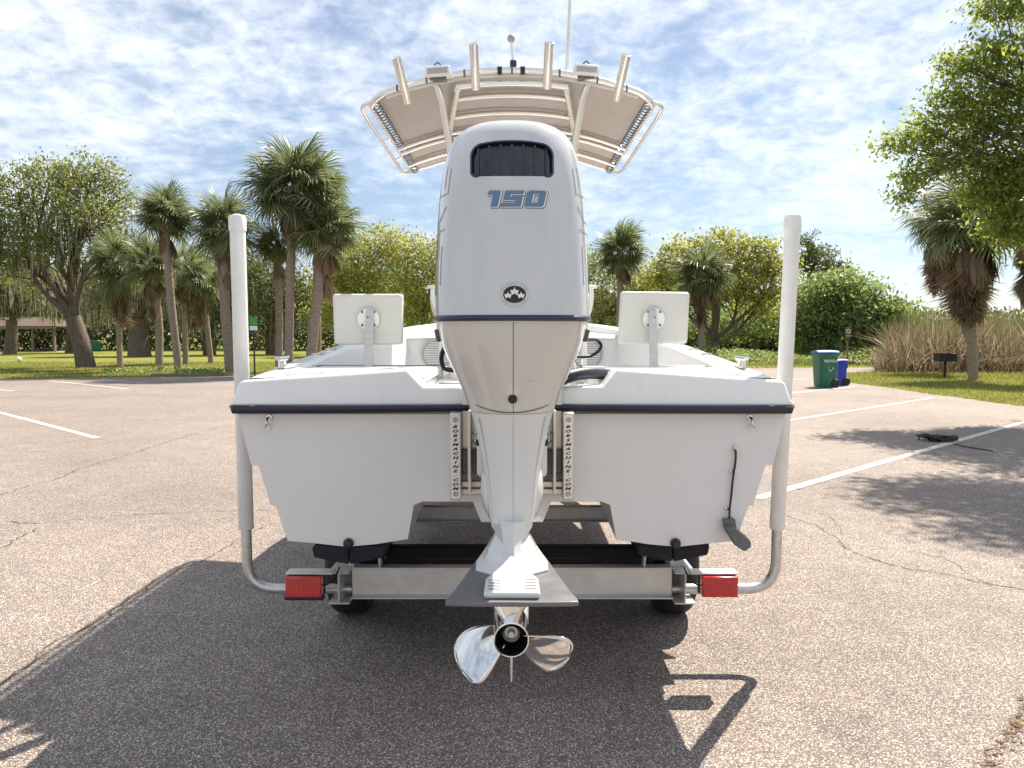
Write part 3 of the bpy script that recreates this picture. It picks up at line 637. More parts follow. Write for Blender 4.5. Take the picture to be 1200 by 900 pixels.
# ------------------------------------------------------------------ T-top
def ttop():
    D1, D2 = 4.8, 6.9; y1, y2 = D1 + CAM_Y, D2 + CAM_Y; HW = .865
    def zc(x, y):
        t = (y - y1) / (y2 - y1); crown = 3.105 + .045 * t - .03 * t * t
        return crown - .165 * abs(x / HW) ** 2.1
    def bow(y, xa, xb, dz=0, n=17):
        return [Vector((x, y, zc(x, y) + dz)) for x in np.linspace(xa, xb, n)]
    # frame: perimeter with rounded corners
    per = bow(y1 - .005, -HW + .10, HW - .10, .02)
    c = [Vector((HW + .012, y1 + .10, zc(HW, y1 + .1)))]
    side = [Vector((HW + .012, y, zc(HW, y))) for y in np.linspace(y1 + .1, y2 - .1, 8)]
    far = list(reversed(bow(y2, -HW + .1, HW - .1, .01)))
    side2 = [Vector((-v.x, v.y, v.z)) for v in reversed(side)]
    def corner(sg, near):
        out = []
        for a in np.linspace(0, 90, 7)[1:-1]:
            x = HW - .10 + .112 * math.sin(R(a)); y = (y1 - .005 + .105 * (1 - math.cos(R(a)))) if near else (y2 - .10 * (1 - math.cos(R(a))))
            out.append(Vector((sg * x, y, zc(x, y) + .02 * (1 - a / 90))))
        return out
    loop = per + corner(1, True) + side + list(reversed(corner(1, False))) + far + corner(-1, False) + side2 + list(reversed(corner(-1, True)))
    mb = MB(); mb.tube(loop, .019, 10, closed=True)
    tt = mb.build('t_top_frame', MT['tube'], boat, angle=60)
    mb = MB(); mb.tube(bow(y1 + .03, -.345, .345, -.045), .018, 10); mb.build('frame_tube', MT['tube'], tt)
    for D, a, b in ((5.14, -.385, .385), (5.55, -.43, .43), (5.95, -HW, HW), (6.09, -HW, HW), (6.52, -HW, HW)):
        y = D + CAM_Y; mb = MB(); mb.tube(bow(y, a, b, -.028, 21), .017, 10); mb.build('frame_tube', MT['tube'], tt)
    for s in (-1, 1):
        mb = MB(); mb.tube([Vector((s * (.335 + .15 * t), y1 + .03 + 1.2 * t, zc(.4, y1 + 1.2 * t) - .05)) for t in np.linspace(0, 1, 7)], .019, 10); mb.build('frame_tube', MT['tube'], tt)
        # legs
        a = pt(600 - s * -91, 92, 4.84); b = pt(600 + s * 86, 106, 4.86); c_ = pt(600 + s * 82, 118, 4.87); d = pt(600 + s * 70, 190, 4.95)
        a = Vector((s * 91 * 4.84 / 900, a.y, a.z)); e = Vector((s * .36, 1.98, .95)); d2 = Vector((s * .365, 1.93, 2.35))
        mb = MB(); mb.tube(fillet([a, b, c_, d, d2, e], .12), .0225, 12); mb.build('leg', MT['tube'], tt, angle=60)
        f = Vector((s * .47, 3.0, zc(.47, 3.0) - .03))
        mb = MB(); mb.tube(fillet([f, Vector((s * .40, 2.55, 2.2)), Vector((s * .37, 2.45, .95))], .15), .0225, 12); mb.build('leg', MT['tube'], tt, angle=60)
        # outer grab rail and stand-offs
        q = [Vector((s * (HW - .03), y1 + .03, zc(HW, y1) + .012)), Vector((s * (HW + .074), y1 + .07, zc(HW, y1) - .004)), Vector((s * (HW + .076), y1 + .22, zc(HW, y1) - .02)), Vector((s * (HW + .072), y2 - .22, zc(HW, y2) - .045)), Vector((s * HW, y2 - .06, zc(HW, y2) - .01))]
        mb = MB(); mb.tube(fillet(q, .12, 8), .0125, 12); mb.build('grab_rail', MT['tube'], tt, angle=60)
        for t in (.42, .70):
            y = y1 + (y2 - y1) * t; mb = MB(); mb.tube([Vector((s * (HW + .01), y, zc(HW, y) - .005)), Vector((s * (HW + .072), y, zc(HW, y) - .035))], .010, 8); mb.build('standoff', MT['tube'], tt)
        # lacing
        path = []; turns = 30
        for k in range(turns * 8 + 1):
            t = k / 8; y = y1 + .06 + (y2 - y1 - .12) * t / turns; a = 2 * math.pi * t
            path.append(Vector((s * (HW - .012 + .03 * math.cos(a)), y, zc(HW, y) + .004 + .027 * math.sin(a))))
        mb = MB(); mb.tube(path, .0045, 5); mb.build('lacing', MT['grey_plastic'], tt)
        # spreader lights
        c0 = pt(600 + (-87 if s < 0 else 87), 84 if s < 0 else 82.5, 4.755)
        mb = MB(); mb.box(c0, (.155, .05, .062), Matrix.Rotation(s * .07, 3, 'Y')); li = mb.build('spreader_light', MT['pvc'], tt, bevel=.014, seg=3)
        mb = MB(); mb.box(c0 + Vector((0, -.027, -.002)), (.122, .004, .032), Matrix.Rotation(s * .07, 3, 'Y')); mb.build('lens', MT['vinylgrey'], li, bevel=.003)
        mb = MB(); mb.tube([c0 + Vector((-.02, 0, .04)), c0 + Vector((0, .0, .055)), c0 + Vector((.02, 0, .04))], .005, 6); mb.build('wire', MT['grey_plastic'], li)
        mb = MB(); mb.box(c0 + Vector((0, .03, -.035)), (.10, .05, .02)); mb.build('mount', MT['grey_plastic'], li)
    # canvas
    rows = []
    for y in np.linspace(y1 + .012, y2 - .012, 25):
        rows.append([Vector((x, y, zc(x, y) + .006 - .006 * math.sin(y * 9) * (1 - abs(x / HW)))) for x in np.linspace(-HW + .03, HW - .03, 33)])
    mb = MB(); mb.strip(rows); mb.build('canvas', MT['canvas'], tt, solid=.006, angle=70)
    mb = MB(); mb.loft([[p + Vector((0, -.006, .022)), p + Vector((0, -.006, -.014)), p + Vector((0, .006, -.014)), p + Vector((0, .006, .022))] for p in bow(y1 + .016, -HW + .09, HW - .09, 0)]); mb.build('canvas_hem', MT['canvas_top'], tt, angle=70)
    for x in (-.52, -.29, .0, .29, .52, -.70, .70):
        p = Vector((x, y1 - .005, zc(x, y1) + .02)); mb = MB(); mb.lathe([(-.006, .0215), (.006, .0215)], p, 'X', 14); mb.build('tie', MT['grey_plastic'], tt)
    for x in (-.075, .065):
        p = Vector((x, y1 - .005, zc(x, y1) + .02)); mb = MB(); mb.lathe([(-.014, .024), (.014, .024)], p, 'X', 14); mb.build('strap', MT['dark'], tt)
    # rod holders
    for (a, b) in (((464.5, 67.5), (478.5, 121)), ((555, 51), (557.5, 105)), ((643.5, 49.5), (641, 104)), ((734, 64), (722.5, 118))):
        p1 = pt(a[0], a[1], 4.60); p0 = pt(b[0], b[1], 4.735); d = (p1 - p0).normalized(); r = .0265
        mb = MB(); n = 16; q = d.to_track_quat('Z', 'Y').to_matrix(); L = (p1 - p0).length
        rings = [[p0 + q @ Vector((rr * math.cos(2 * math.pi * k / n), rr * math.sin(2 * math.pi * k / n), zz)) for k in range(n)] for zz, rr in ((0, r), (L - .006, r), (L, r + .0035), (L + .001, r + .001), (L - .004, r - .003), (.02, r - .003))]
        mb.loft(rings, True, True); mb.build('rod_holder', MT['tube'], tt, angle=50)
    # antenna, anchor light, centre bracket
    mb = MB(); a = pt(664.5, 80, 4.86); b = pt(670.5, -60, 4.95); c_ = b + (b - a) * 1.4; mb.tube([a + Vector((0, 0, -.05)), a + (b - a) * .02, a + (b - a) * .5, c_], [.0165, .0125, .010, .004], 10); mb.build('antenna', MT['pvc'], tt)
    a = pt(601.5, 77, 4.83); b = pt(599, 45, 4.83)
    mb = MB(); mb.tube([a, b], .0085, 10); st = mb.build('anchor_light', MT['pvc'], tt)
    mb = MB(); mb.lathe([(-.022, .004), (-.02, .018), (-.006, .024), (.012, .022), (.02, .012)], b, 'Z', 16); mb.build('globe', MT['greydecal'], st)
    mb = MB(); mb.box(a + Vector((0, 0, .005)), (.04, .04, .05)); mb.build('base', MT['navy'], st, bevel=.006)
    mb = MB(); p = pt(661, 138, 5.9); mb.box(p, (.09, .05, .035)); mb.build('switch_box', MT['pvc'], tt, bevel=.008)
ttop()

# ================================================================== OUTBOARD MOTOR
def motor():
    Y = lambda D: D + CAM_Y
    mo = thing('outboard_motor', 'large pearl-white outboard motor marked 150, hung on the stern of the boat', 'outboard motor', (0, Y(2.6), .4))
    up = [(1.566, .2535, 2.300, 2.98, 3.6), (1.65, .2525, 2.303, 2.98, 3.6), (1.775, .248, 2.312, 2.97, 3.5), (1.915, .240, 2.328, 2.95, 3.4), (2.035, .226, 2.348, 2.92, 3.2),
          (2.10, .209, 2.368, 2.88, 3.0), (2.141, .186, 2.392, 2.84, 2.8), (2.167, .156, 2.425, 2.80, 2.6), (2.183, .117, 2.47, 2.76, 2.4), (2.192, .07, 2.53, 2.70, 2.2), (2.195, .012, 2.61, 2.63, 2)]
    tab = np.array(catmull(up, 7))
    def back(x, z):
        z = min(max(z, tab[0, 0]), tab[-1, 0])
        w, yb, yf, n = (np.interp(z, tab[:, 0], tab[:, k]) for k in (1, 2, 3, 4))
        yc, l = (yb + yf) / 2, (yf - yb) / 2
        return Y(yc - l * max(0.0, 1 - (min(abs(x), w) / w) ** n) ** (1 / n))
    mb = MB(); mb.loft([super_ring(z, w, Y(a), Y(b), n, 112) for z, w, a, b, n in tab], True, True)
    cowl = mb.build('cowling', MT['cowl'], mo, angle=45)
    # air-intake recess cut into the back of the cowling
    def rr_outline(x0, x1, z0, z1, r, arch, n=7):
        out = []
        for cx, cz, a0 in ((x1 - r, z1 - r, 0), (x0 + r, z1 - r, 90), (x0 + r * .6, z0 + r * .6, 180), (x1 - r * .6, z0 + r * .6, 270)):
            rad = r if a0 < 180 else r * .6
            for k in range(n):
                a = R(a0 + 90 * k / (n - 1)); out.append([cx + rad * math.cos(a), cz + rad * math.sin(a)])
            if a0 == 0:
                for t in np.linspace(.1, .9, 9): out.append([(x1 - r) * (1 - t) + (x0 + r) * t, z1])
        for p in out:
            if p[1] > (z0 + z1) / 2: p[1] += arch * (1 - (p[0] / x1) ** 2) - arch
        return out
    ol = rr_outline(-.123, .123, 1.982, 2.092, .030, .014)
    mb = MB(); mb.prism([(x, Y(2.2), z) for x, z in ol], (0, .235, 0)); cut = mb.build('cut', MT['vent'], smooth=False)
    bpy.context.view_layer.update()
    md = cowl.modifiers.new('b', 'BOOLEAN'); md.object = cut; md.operation = 'DIFFERENCE'; md.solver = 'EXACT'
    dg = bpy.context.evaluated_depsgraph_get(); dg.update(); me = bpy.data.meshes.new_from_object(cowl.evaluated_get(dg)); cowl.modifiers.clear()
    old = cowl.data; cowl.data = me; bpy.data.meshes.remove(old); bpy.data.objects.remove(cut)
    me.materials.clear(); me.materials.append(MT['cowl']); me.shade_smooth(); me.set_sharp_from_angle(angle=R(40))
    mb = MB(); rows = []
    for z in np.linspace(1.978, 2.100, 9): rows.append([Vector((x, back(x, z) + .012, z)) for x in np.linspace(-.127, .127, 21)])
    mb.strip(rows); ve = mb.build('air_intake', MT['vent'], cowl)
    for k in range(-3, 4):
        x = k * .0345; pts = []
        zt_ = 2.086 - .014 * (x / .123) ** 2
        for z in (1.987, 2.036, zt_): pts.append(Vector((x, back(x, z) + .007, z)))
        mb = MB(); mb.strip([[p + Vector((-.003, 0, 0)), p + Vector((.003, 0, 0)), p + Vector((.003, .008, 0))] for p in pts]); mb.build('rib', MT['vent'], ve, smooth=False, solid=.002)
    lo_ = [(x * 1.0, z) for x, z in ol]
    mb = MB(); ring_o = [Vector((x * 1.03, 0, 2.036 + (z - 2.036) * 1.055)) for x, z in ol]; ring_i = [Vector((x * .985, 0, 2.036 + (z - 2.036) * .97)) for x, z in ol]
    for rg, d in ((ring_o, -.0012), (ring_i, -.0016)):
        for v in rg: v.y = back(v.x, v.z) + d
    ring_b = [v + Vector((0, .02, 0)) for v in ring_i]
    mb.loft([ring_o, ring_i, ring_b], False, False); mb.build('intake_rim', MT['navy'], cowl, angle=60)
    def decal(polys, name, m, off, sub=3):
        """lay flat print on the curved back of the cowling"""
        bm = bmesh.new(); o = origin(cowl)
        for poly in polys:
            if len(poly) == 2 and isinstance(poly[1], list) and poly[1] and isinstance(poly[1][0], tuple) and isinstance(poly[1][0][0], int):
                vs = [bm.verts.new((x, 0, z)) for x, z in poly[0]]
                for f in poly[1]:
                    try: bm.faces.new([vs[i] for i in f])
                    except ValueError: pass
            else: bm.faces.new([bm.verts.new((x, 0, z)) for x, z in poly])
        bmesh.ops.triangulate(bm, faces=bm.faces[:])
        if sub: bmesh.ops.subdivide_edges(bm, edges=bm.edges[:], cuts=sub, use_grid_fill=True)
        for v in bm.verts:
            v.co.y = back(v.co.x, v.co.z) - off; v.co -= o
        me = bpy.data.meshes.new(name); bm.to_mesh(me); bm.free(); me.materials.append(m)
        ob = bpy.data.objects.new(name, me); COL.objects.link(ob); ob.parent = cowl; return ob
    # "150" in slanted block figures
    def digits(grow, ox, oz, name, m, off):
        H = .049; z0 = 1.8885; g = grow; sh = .22
        bars = [(-.064, 0, -.043, H), (-.080, H - .013, -.058, H)]
        a, b = -.031, .026
        bars += [(a, H - .0115, b, H), (a, .0195, a + .019, H), (a, .0195, b, .031), (b - .019, .0, b, .031), (a - .004, 0, b, .0115)]
        c, d = .036, .094
        bars += [(c, .004, c + .020, H - .004), (d - .020, .004, d, H - .004), (c + .004, 0, d - .004, .0115), (c + .004, H - .0115, d - .004, H)]
        mb = MB()
        for q, (xa, za, xb, zb) in enumerate(bars):
            xa -= g; xb += g; za -= g; zb += g; rows = []
            for z in np.linspace(za, zb, 5):
                row = []
                for x in np.linspace(xa, xb, 7):
                    X, Z = ox + x + z * sh, oz + z0 + z; row.append(Vector((X, back(X, Z) - off - q * .00004, Z)))
                rows.append(row)
            mb.strip(rows)
        mb.build(name, m, cowl, fix=False)
    digits(.0024, .0032, -.0020, 'number_outline', MT['navy'], .0010)
    digits(.0013, .0026, -.0013, 'number_gap', MT['tape'], .0018)
    digits(.0, .0, .0, 'number', MT['blue'], .0026)
    # oval emblem with three stars
    ex, ez = .0075, 1.627
    def oval(a, b, n=40): return [(ex + a * math.cos(2 * math.pi * k / n), ez + b * math.sin(2 * math.pi * k / n)) for k in range(n)]
    mbp = []
    o1, o2 = oval(.0435, .0375), oval(.0425, .0365)
    for k in range(40): mbp.append([o1[k], o1[(k + 1) % 40], o2[(k + 1) % 40], o2[k]])
    decal([oval(.0340, .0255)], 'emblem_oval', MT['ink'], .0013, 0); decal(mbp, 'emblem_ring', MT['greydecal'], .0013, 0)
    def star(cx, cz, r): return [(cx + (r if k % 2 == 0 else r * .42) * math.sin(math.pi * k / 5), cz + (r if k % 2 == 0 else r * .42) * math.cos(math.pi * k / 5)) for k in range(10)]
    decal([star(ex, ez + .0085, .0135), star(ex - .0195, ez - .003, .0115), star(ex + .0195, ez - .003, .0115)], 'emblem_stars', MT['tape'], .0018, 0)
    polys = []
    for word, a0, a1, flip in (('ULTRA-LOW', 152, 28, 1), ('EMISSION', 218, 322, -1)):
        for i, ch in enumerate(word):
            a = R(a0 + (a1 - a0) * i / (len(word) - 1)); cx, cz = ex + .0388 * math.cos(a), ez + .031 * math.sin(a)
            th = math.atan2(.031 * math.sin(a), .0388 * math.cos(a)); rot = th - math.pi / 2 if flip > 0 else th + math.pi / 2
            vs, fs = glyph(ch, False); k = .0062
            polys.append(([(cx + (x * math.cos(rot) - y * math.sin(rot)) * k, cz + (x * math.sin(rot) + y * math.cos(rot)) * k) for x, y in vs], fs))
    decal(polys, 'emblem_lettering', MT['ink'], .0016, 0)
    # side graphics: thin angular outline strokes wrapping the flanks
    def side_pt(s, u, z):     # u: 0 at the back .. 1 at the front along the flank
        w, yb, yf, n = (np.interp(z, tab[:, 0], tab[:, k]) for k in (1, 2, 3, 4)); yc, l = (yb + yf) / 2, (yf - yb) / 2
        y = yb + (yf - yb) * u; x = w * max(0, 1 - abs((y - yc) / l) ** n) ** (1 / n)
        return Vector((s * (x + .0012), Y(y), z))
    for s in (-1, 1):
        for st in ([(.10, 2.02), (.10, 1.94), (.22, 1.94)], [(.14, 2.03), (.14, 1.96)], [(.10, 1.90), (.16, 1.86), (.30, 1.86)], [(.10, 1.83), (.30, 1.82)], [(.12, 1.78), (.12, 1.66), (.22, 1.70), (.22, 1.80)], [(.3, 1.95), (.7, 1.95)], [(.3, 1.72), (.7, 1.76)]):
            rows = []
            for a, b in zip(st[:-1], st[1:]):
                for t in np.linspace(0, 1, 10): rows.append((a[0] + (b[0] - a[0]) * t, a[1] + (b[1] - a[1]) * t))
            mb = MB(); mb.strip([[side_pt(s, u - .004, z - .002), side_pt(s, u + .004, z + .002)] for u, z in rows]); mb.build('side_graphic', MT['greydecal'], cowl, smooth=True, fix=False)
    # dark trim band
    mb = MB(); mb.loft([super_ring(z, .2535 + d, Y(2.300 - d), Y(2.98 + d), 3.6, 112) for z, d in ((1.548, -.004), (1.550, .004), (1.557, .007), (1.564, .004), (1.566, -.004))], True, True); mb.build('trim_band', MT['navy'], mo, angle=60)
    # lower cowl
    lo = [(1.549, .250, 2.306, 2.97, 3.4), (1.52, .246, 2.312, 2.965, 3.2), (1.486, .238, 2.322, 2.95, 3.0), (1.43, .217, 2.345, 2.93, 2.8), (1.37, .190, 2.375, 2.91, 2.7), (1.312, .163, 2.405, 2.885, 2.7), (1.256, .143, 2.43, 2.86, 2.7)]
    lt = np.array(catmull(lo, 6)); lz = lt[::-1]
    def lback(x, z):
        w, yb, yf, n = (np.interp(z, lz[:, 0], lz[:, k]) for k in (1, 2, 3, 4)); yc, l = (yb + yf) / 2, (yf - yb) / 2
        return Y(yc - l * max(0.0, 1 - (min(abs(x), w) / w) ** n) ** (1 / n))
    mb = MB(); mb.loft([super_ring(z, w, Y(a), Y(b), n, 80) for z, w, a, b, n in lt], True, True); lc = mb.build('lower_cowl', MT['cowl2'], mo, angle=45)
    mb = MB(); mb.strip([[Vector((.0012 + .004, lback(0, z) - .0006, z)), Vector((-.0012 + .004, lback(0, z) - .0006, z))] for z in np.linspace(1.545, 1.258, 24)]); mb.build('seam', MT['seam'], lc, smooth=False)
    pz = pt(600, 467.5, 2.41).z; mb = MB(); mb.lathe([(.01, .0145), (-.003, .0145), (-.005, .012), (-.004, .009), (-.002, .008)], (.002, lback(0, pz) - .004, pz), 'Y', 20); mb.build('rubber_plug', MT['dark'], lc)
    mb = MB(); zz = pt(600, 448, 2.38).z
    mb.strip([[Vector((.045 + .05 * t, lback(.045 + .05 * t, zz + .01 * t) - .0008, zz + .012 * t + .004 * math.sin(t * 3.1))), Vector((.045 + .05 * t, lback(.045 + .05 * t, zz + .01 * t) - .0008, zz + .012 * t - .0005))] for t in np.linspace(0, 1, 8)]); mb.build('tell_tale_mark', MT['greydecal'], lc)
    for s in (-1, 1):
        mb = MB(); mb.box((s * .243, Y(2.54), 1.505), (.014, .09, .042), Matrix.Rotation(s * .25, 3, 'Y')); mb.build('latch', MT['grey_plastic'], lc, bevel=.006)
    # mid-section leg
    lg = [(1.2545, .1415, 2.432, 2.86, 2.7), (1.20, .127, 2.438, 2.84, 2.8), (1.144, .113, 2.44, 2.80, 2.8), (1.057, .096, 2.438, 2.76, 2.8), (.971, .086, 2.43, 2.73, 2.8), (.90, .076, 2.42, 2.70, 2.8)]
    gt = np.array(catmull(lg, 6)); gz = gt[::-1]
    mb = MB(); rings = []
    for i_, (z, w, a, b, n) in enumerate(gt): rings.append(super_ring(z, w, Y(a), Y(b), 2.7 + .5 * i_ / len(gt), 72))
    mb.loft(rings, True, True); leg = mb.build('leg', MT['leg'], mo, angle=40)
    for sd in (-1, 1):      # moulded edge running down each side of the casting
        rows = []
        for z, w, a, b, n in gt[2:]: x = sd * w * .80; yy = Y(a) + (Y(b) - Y(a)) / 2 * (1 - (1 - .80 ** 2.95) ** (1 / 2.95)); rows.append([Vector((x - .004, yy - .001, z)), Vector((x, yy - .005, z)), Vector((x + .004, yy - .001 + .004, z))])
        mb = MB(); mb.strip(rows); mb.build('moulded_edge', MT['leg'], leg)
    rows = []
    for t in np.linspace(-1, 1, 25):
        x = .118 * t; z = 1.262 + .022 * t * t; rows.append([Vector((x, min(lback(x, z), lback(x, z)) - .0015, z)), Vector((x, lback(x, z - .003) - .0015, z - .0035))])
    mb = MB(); mb.strip(rows); mb.build('seam', MT['seam'], leg, smooth=False)
    mb = MB(); mb.strip([[Vector((.0045, Y(np.interp(z, gz[:, 0], gz[:, 2])) - .0006, z)), Vector((.0030, Y(np.interp(z, gz[:, 0], gz[:, 2])) - .0006, z))] for z in np.linspace(1.25, .905, 10)]); mb.build('seam', MT['greydecal'], leg, smooth=False)
    # side mount covers
    for s in (-1, 1):
        rings = []
        for z, xo, w in ((1.085, .070, .010), (1.07, .078, .022), (1.04, .082, .034), (.98, .080, .040), (.93, .074, .038), (.895, .062, .032), (.872, .05, .02), (.866, .045, .008)):
            rings.append([Vector((s * (xo - .012) + w * math.cos(t), Y(2.60) + .11 * math.sin(t) * min(1, w / .03), z)) for t in [2 * math.pi * k / 24 for k in range(24)]])
        mb = MB(); mb.loft(rings); mb.build('mount_cover', MT['leg'], mo, angle=60)
        mb = MB(); mb.lathe([(0, .012), (-.006, .012), (-.008, .008)], (s * .120, Y(2.72), 1.125), 'Y', 10); mb.build('bolt', MT['dark'], mo)
    # bracket to the jack plate
    mb = MB(); mb.box((0, Y(2.90), 1.16), (.26, .20, .36)); mb.box((0, Y(2.80), .98), (.14, .16, .12)); mb.build('clamp_bracket', MT['leg'], mo, bevel=.02, seg=3)
    # gearcase neck with ridge and flared skirts
    nk = [(.915, .068, 2.405, 2.70), (.88, .058, 2.40, 2.69), (.845, .050, 2.385, 2.69), (.81, .044, 2.36, 2.69), (.775, .040, 2.34, 2.69)]
    rings = []
    for z, w, a, b in nk:
        y0, y1 = Y(a), Y(b); rings.append([Vector(p) for p in ((w * .12, y0 - .016, z), (w * .55, y0 + .01, z), (w, y0 + .07, z), (w, y1 - .08, z), (0, y1, z), (-w, y1 - .08, z), (-w, y0 + .07, z), (-w * .55, y0 + .01, z))])
    mb = MB(); mb.loft(rings); nko = mb.build('gearcase_neck', MT['leg'], mo, angle=25, bevel=.003)
    zpl = pt(600, 704, 2.05).z
    def wing(levels, name):
        rings = []
        for z, w, d in levels:     # w: half width at the tips, d: distance of the rear edge
            rings.append([Vector(p) for p in ((-w * .42, Y(d), z), (w * .42, Y(d), z), (w, Y(d + .055), z), (w * 1.02, Y(d + .13), z), (w * .6, Y(2.70), z), (-w * .6, Y(2.70), z), (-w * 1.02, Y(d + .13), z), (-w, Y(d + .055), z))])
        mb = MB(); mb.loft(rings); mb.build(name, MT['leg'], mo, angle=20, bevel=.003)
    wing([(.935, .060, 2.44), (.905, .069, 2.425), (.88, .066, 2.425), (.858, .054, 2.435)], 'mount_end_cover')
    wing([(.872, .048, 2.42), (.845, .060, 2.395), (.818, .078, 2.365), (.812, .077, 2.367)], 'splash_skirt')
    wing([(.822, .070, 2.36), (.800, .090, 2.315), (zpl + .006, .112, 2.262), (zpl - .003, .111, 2.262)], 'splash_skirt')
    # anti-ventilation plate
    outl = []
    for t in np.linspace(-1, 1, 15): outl.append((.183 * t, 2.040 + .014 * t * t))
    outl += [(.180, 2.085), (.165, 2.15), (.148, 2.25), (.130, 2.36), (.110, 2.48), (.085, 2.60), (.04, 2.70)]
    outl += [(-x, d) for x, d in reversed(outl[15:])]
    mb = MB(); mb.prism([(x, Y(d), zpl - .014 + (abs(x) * -.02)) for x, d in outl], (0, 0, .014)); mb.build('anti_ventilation_plate', MT['plate'], mo, bevel=.004, seg=2)
    q = [(-.078, 2.066), (.078, 2.066), (.078, 2.19), (.056, 2.26), (-.056, 2.26), (-.078, 2.19)]
    mb = MB(); mb.prism([(x, Y(d), zpl - .002) for x, d in q], (0, 0, .020)); sl = mb.build('water_intake_cover', MT['leg'], mo, bevel=.008, seg=3)
    for s in (-1, 1):
        for k in range(4):
            mb = MB(); y = Y(2.092 + k * .026); x = s * .050
            mb.add([(x - .018, y, zpl + .0188), (x + .018, y + .003 * s, zpl + .0188), (x + .019, y + .006 + .003 * s, zpl + .0188), (x - .017, y + .005, zpl + .0188)], [(0, 1, 2, 3)]); mb.build('slot', MT['grey_plastic'], sl, smooth=False)
    # torpedo, skeg, propeller
    E = 2.27; hz = pt(600, 750, E).z; hx = -.002
    mb = MB(); mb.lathe([(Y(E + .138), .030), (Y(E + .143), .054), (Y(E + .28), .059), (Y(2.70), .059), (Y(2.82), .05), (Y(2.92), .035), (Y(2.97), .012), (Y(2.975), .002)], (hx, 0, hz), 'Y', 28)
    mb.prism([(hx - .016, Y(2.48), hz), (hx - .016, Y(2.86), hz), (hx - .013, Y(2.80), zpl - .015), (hx - .013, Y(2.42), zpl - .015)], (.030, 0, 0))
    gc = mb.build('gearcase', MT['leg'], mo, angle=50)
    mb = MB(); mb.add([(hx - .007, Y(2.50), hz - .03), (hx - .007, Y(2.82), hz - .03), (hx - .003, Y(2.64), hz - .245), (hx - .003, Y(2.55), hz - .26), (hx + .007, Y(2.50), hz - .03), (hx + .007, Y(2.82), hz - .03), (hx + .003, Y(2.64), hz - .245), (hx + .003, Y(2.55), hz - .26)],
           [(0, 1, 2, 3), (7, 6, 5, 4), (0, 4, 5, 1), (1, 5, 6, 2), (2, 6, 7, 3), (3, 7, 4, 0)]); mb.build('skeg', MT['leg'], mo, bevel=.002)
    mb = MB(); mb.lathe([(Y(E + .136), .053), (Y(E + .08), .0515), (Y(E + .013), .052), (Y(E), .054), (Y(E - .001), .050), (Y(E + .018), .048), (Y(E + .124), .046)], (hx, 0, hz), 'Y', 36)
    pr = mb.build('propeller', MT['chrome'], mo, angle=50)
    mb = MB(); mb.lathe([(Y(E + .119), .0458), (Y(E + .118), .002)], (hx, 0, hz), 'Y', 30, caps=False); mb.lathe([(Y(E + .02), .0475), (Y(E + .119), .0455)], (hx, 0, hz), 'Y', 30, caps=False); mb.build('exhaust_throat', MT['dark'], pr)
    mb = MB(); mb.lathe([(Y(E + .115), .029), (Y(E + .04), .027), (Y(E + .035), .025), (Y(E + .04), .022), (Y(E + .05), .0185), (Y(E + .05), .013), (Y(E + .035), .012), (Y(E + .03), .009), (Y(E + .03), .002)], (hx, 0, hz + .004), 'Y', 28); mb.build('prop_nut', MT['galv'], pr, angle=40)
    for th0 in (R(205), R(325), R(85)):
        rows = []; nu, nv = 18, 15
        for i in range(nu + 1):
            u = i / nu; r = .047 + .146 * math.sin(u * math.pi / 2)
            chord = (.056 + .042 * math.sin(min(1, u * 1.35) * math.pi / 2)) * math.sqrt(max(0.0, 1 - max(0, (u - .25) / .75) ** 2.6)) + .002
            row = []
            for j in range(nv + 1):
                v = j / nv * 2 - 1; sarc = v * chord; rr = r - .012 * v * v * (1 - u)
                pa = math.atan2(.50, 2 * math.pi * r)
                th = th0 + .22 * u + sarc * math.cos(pa) / r * .92
                y = Y(E + .075) - sarc * math.sin(pa) * .75 - .03 * u + .010 * (1 - v * v)
                row.append(Vector((hx + rr * math.cos(th), y, hz + rr * math.sin(th))))
            rows.append(row)
        mb = MB(); mb.strip(rows); mb.build('blade', MT['chrome'], pr, solid=.005, angle=80)
motor()

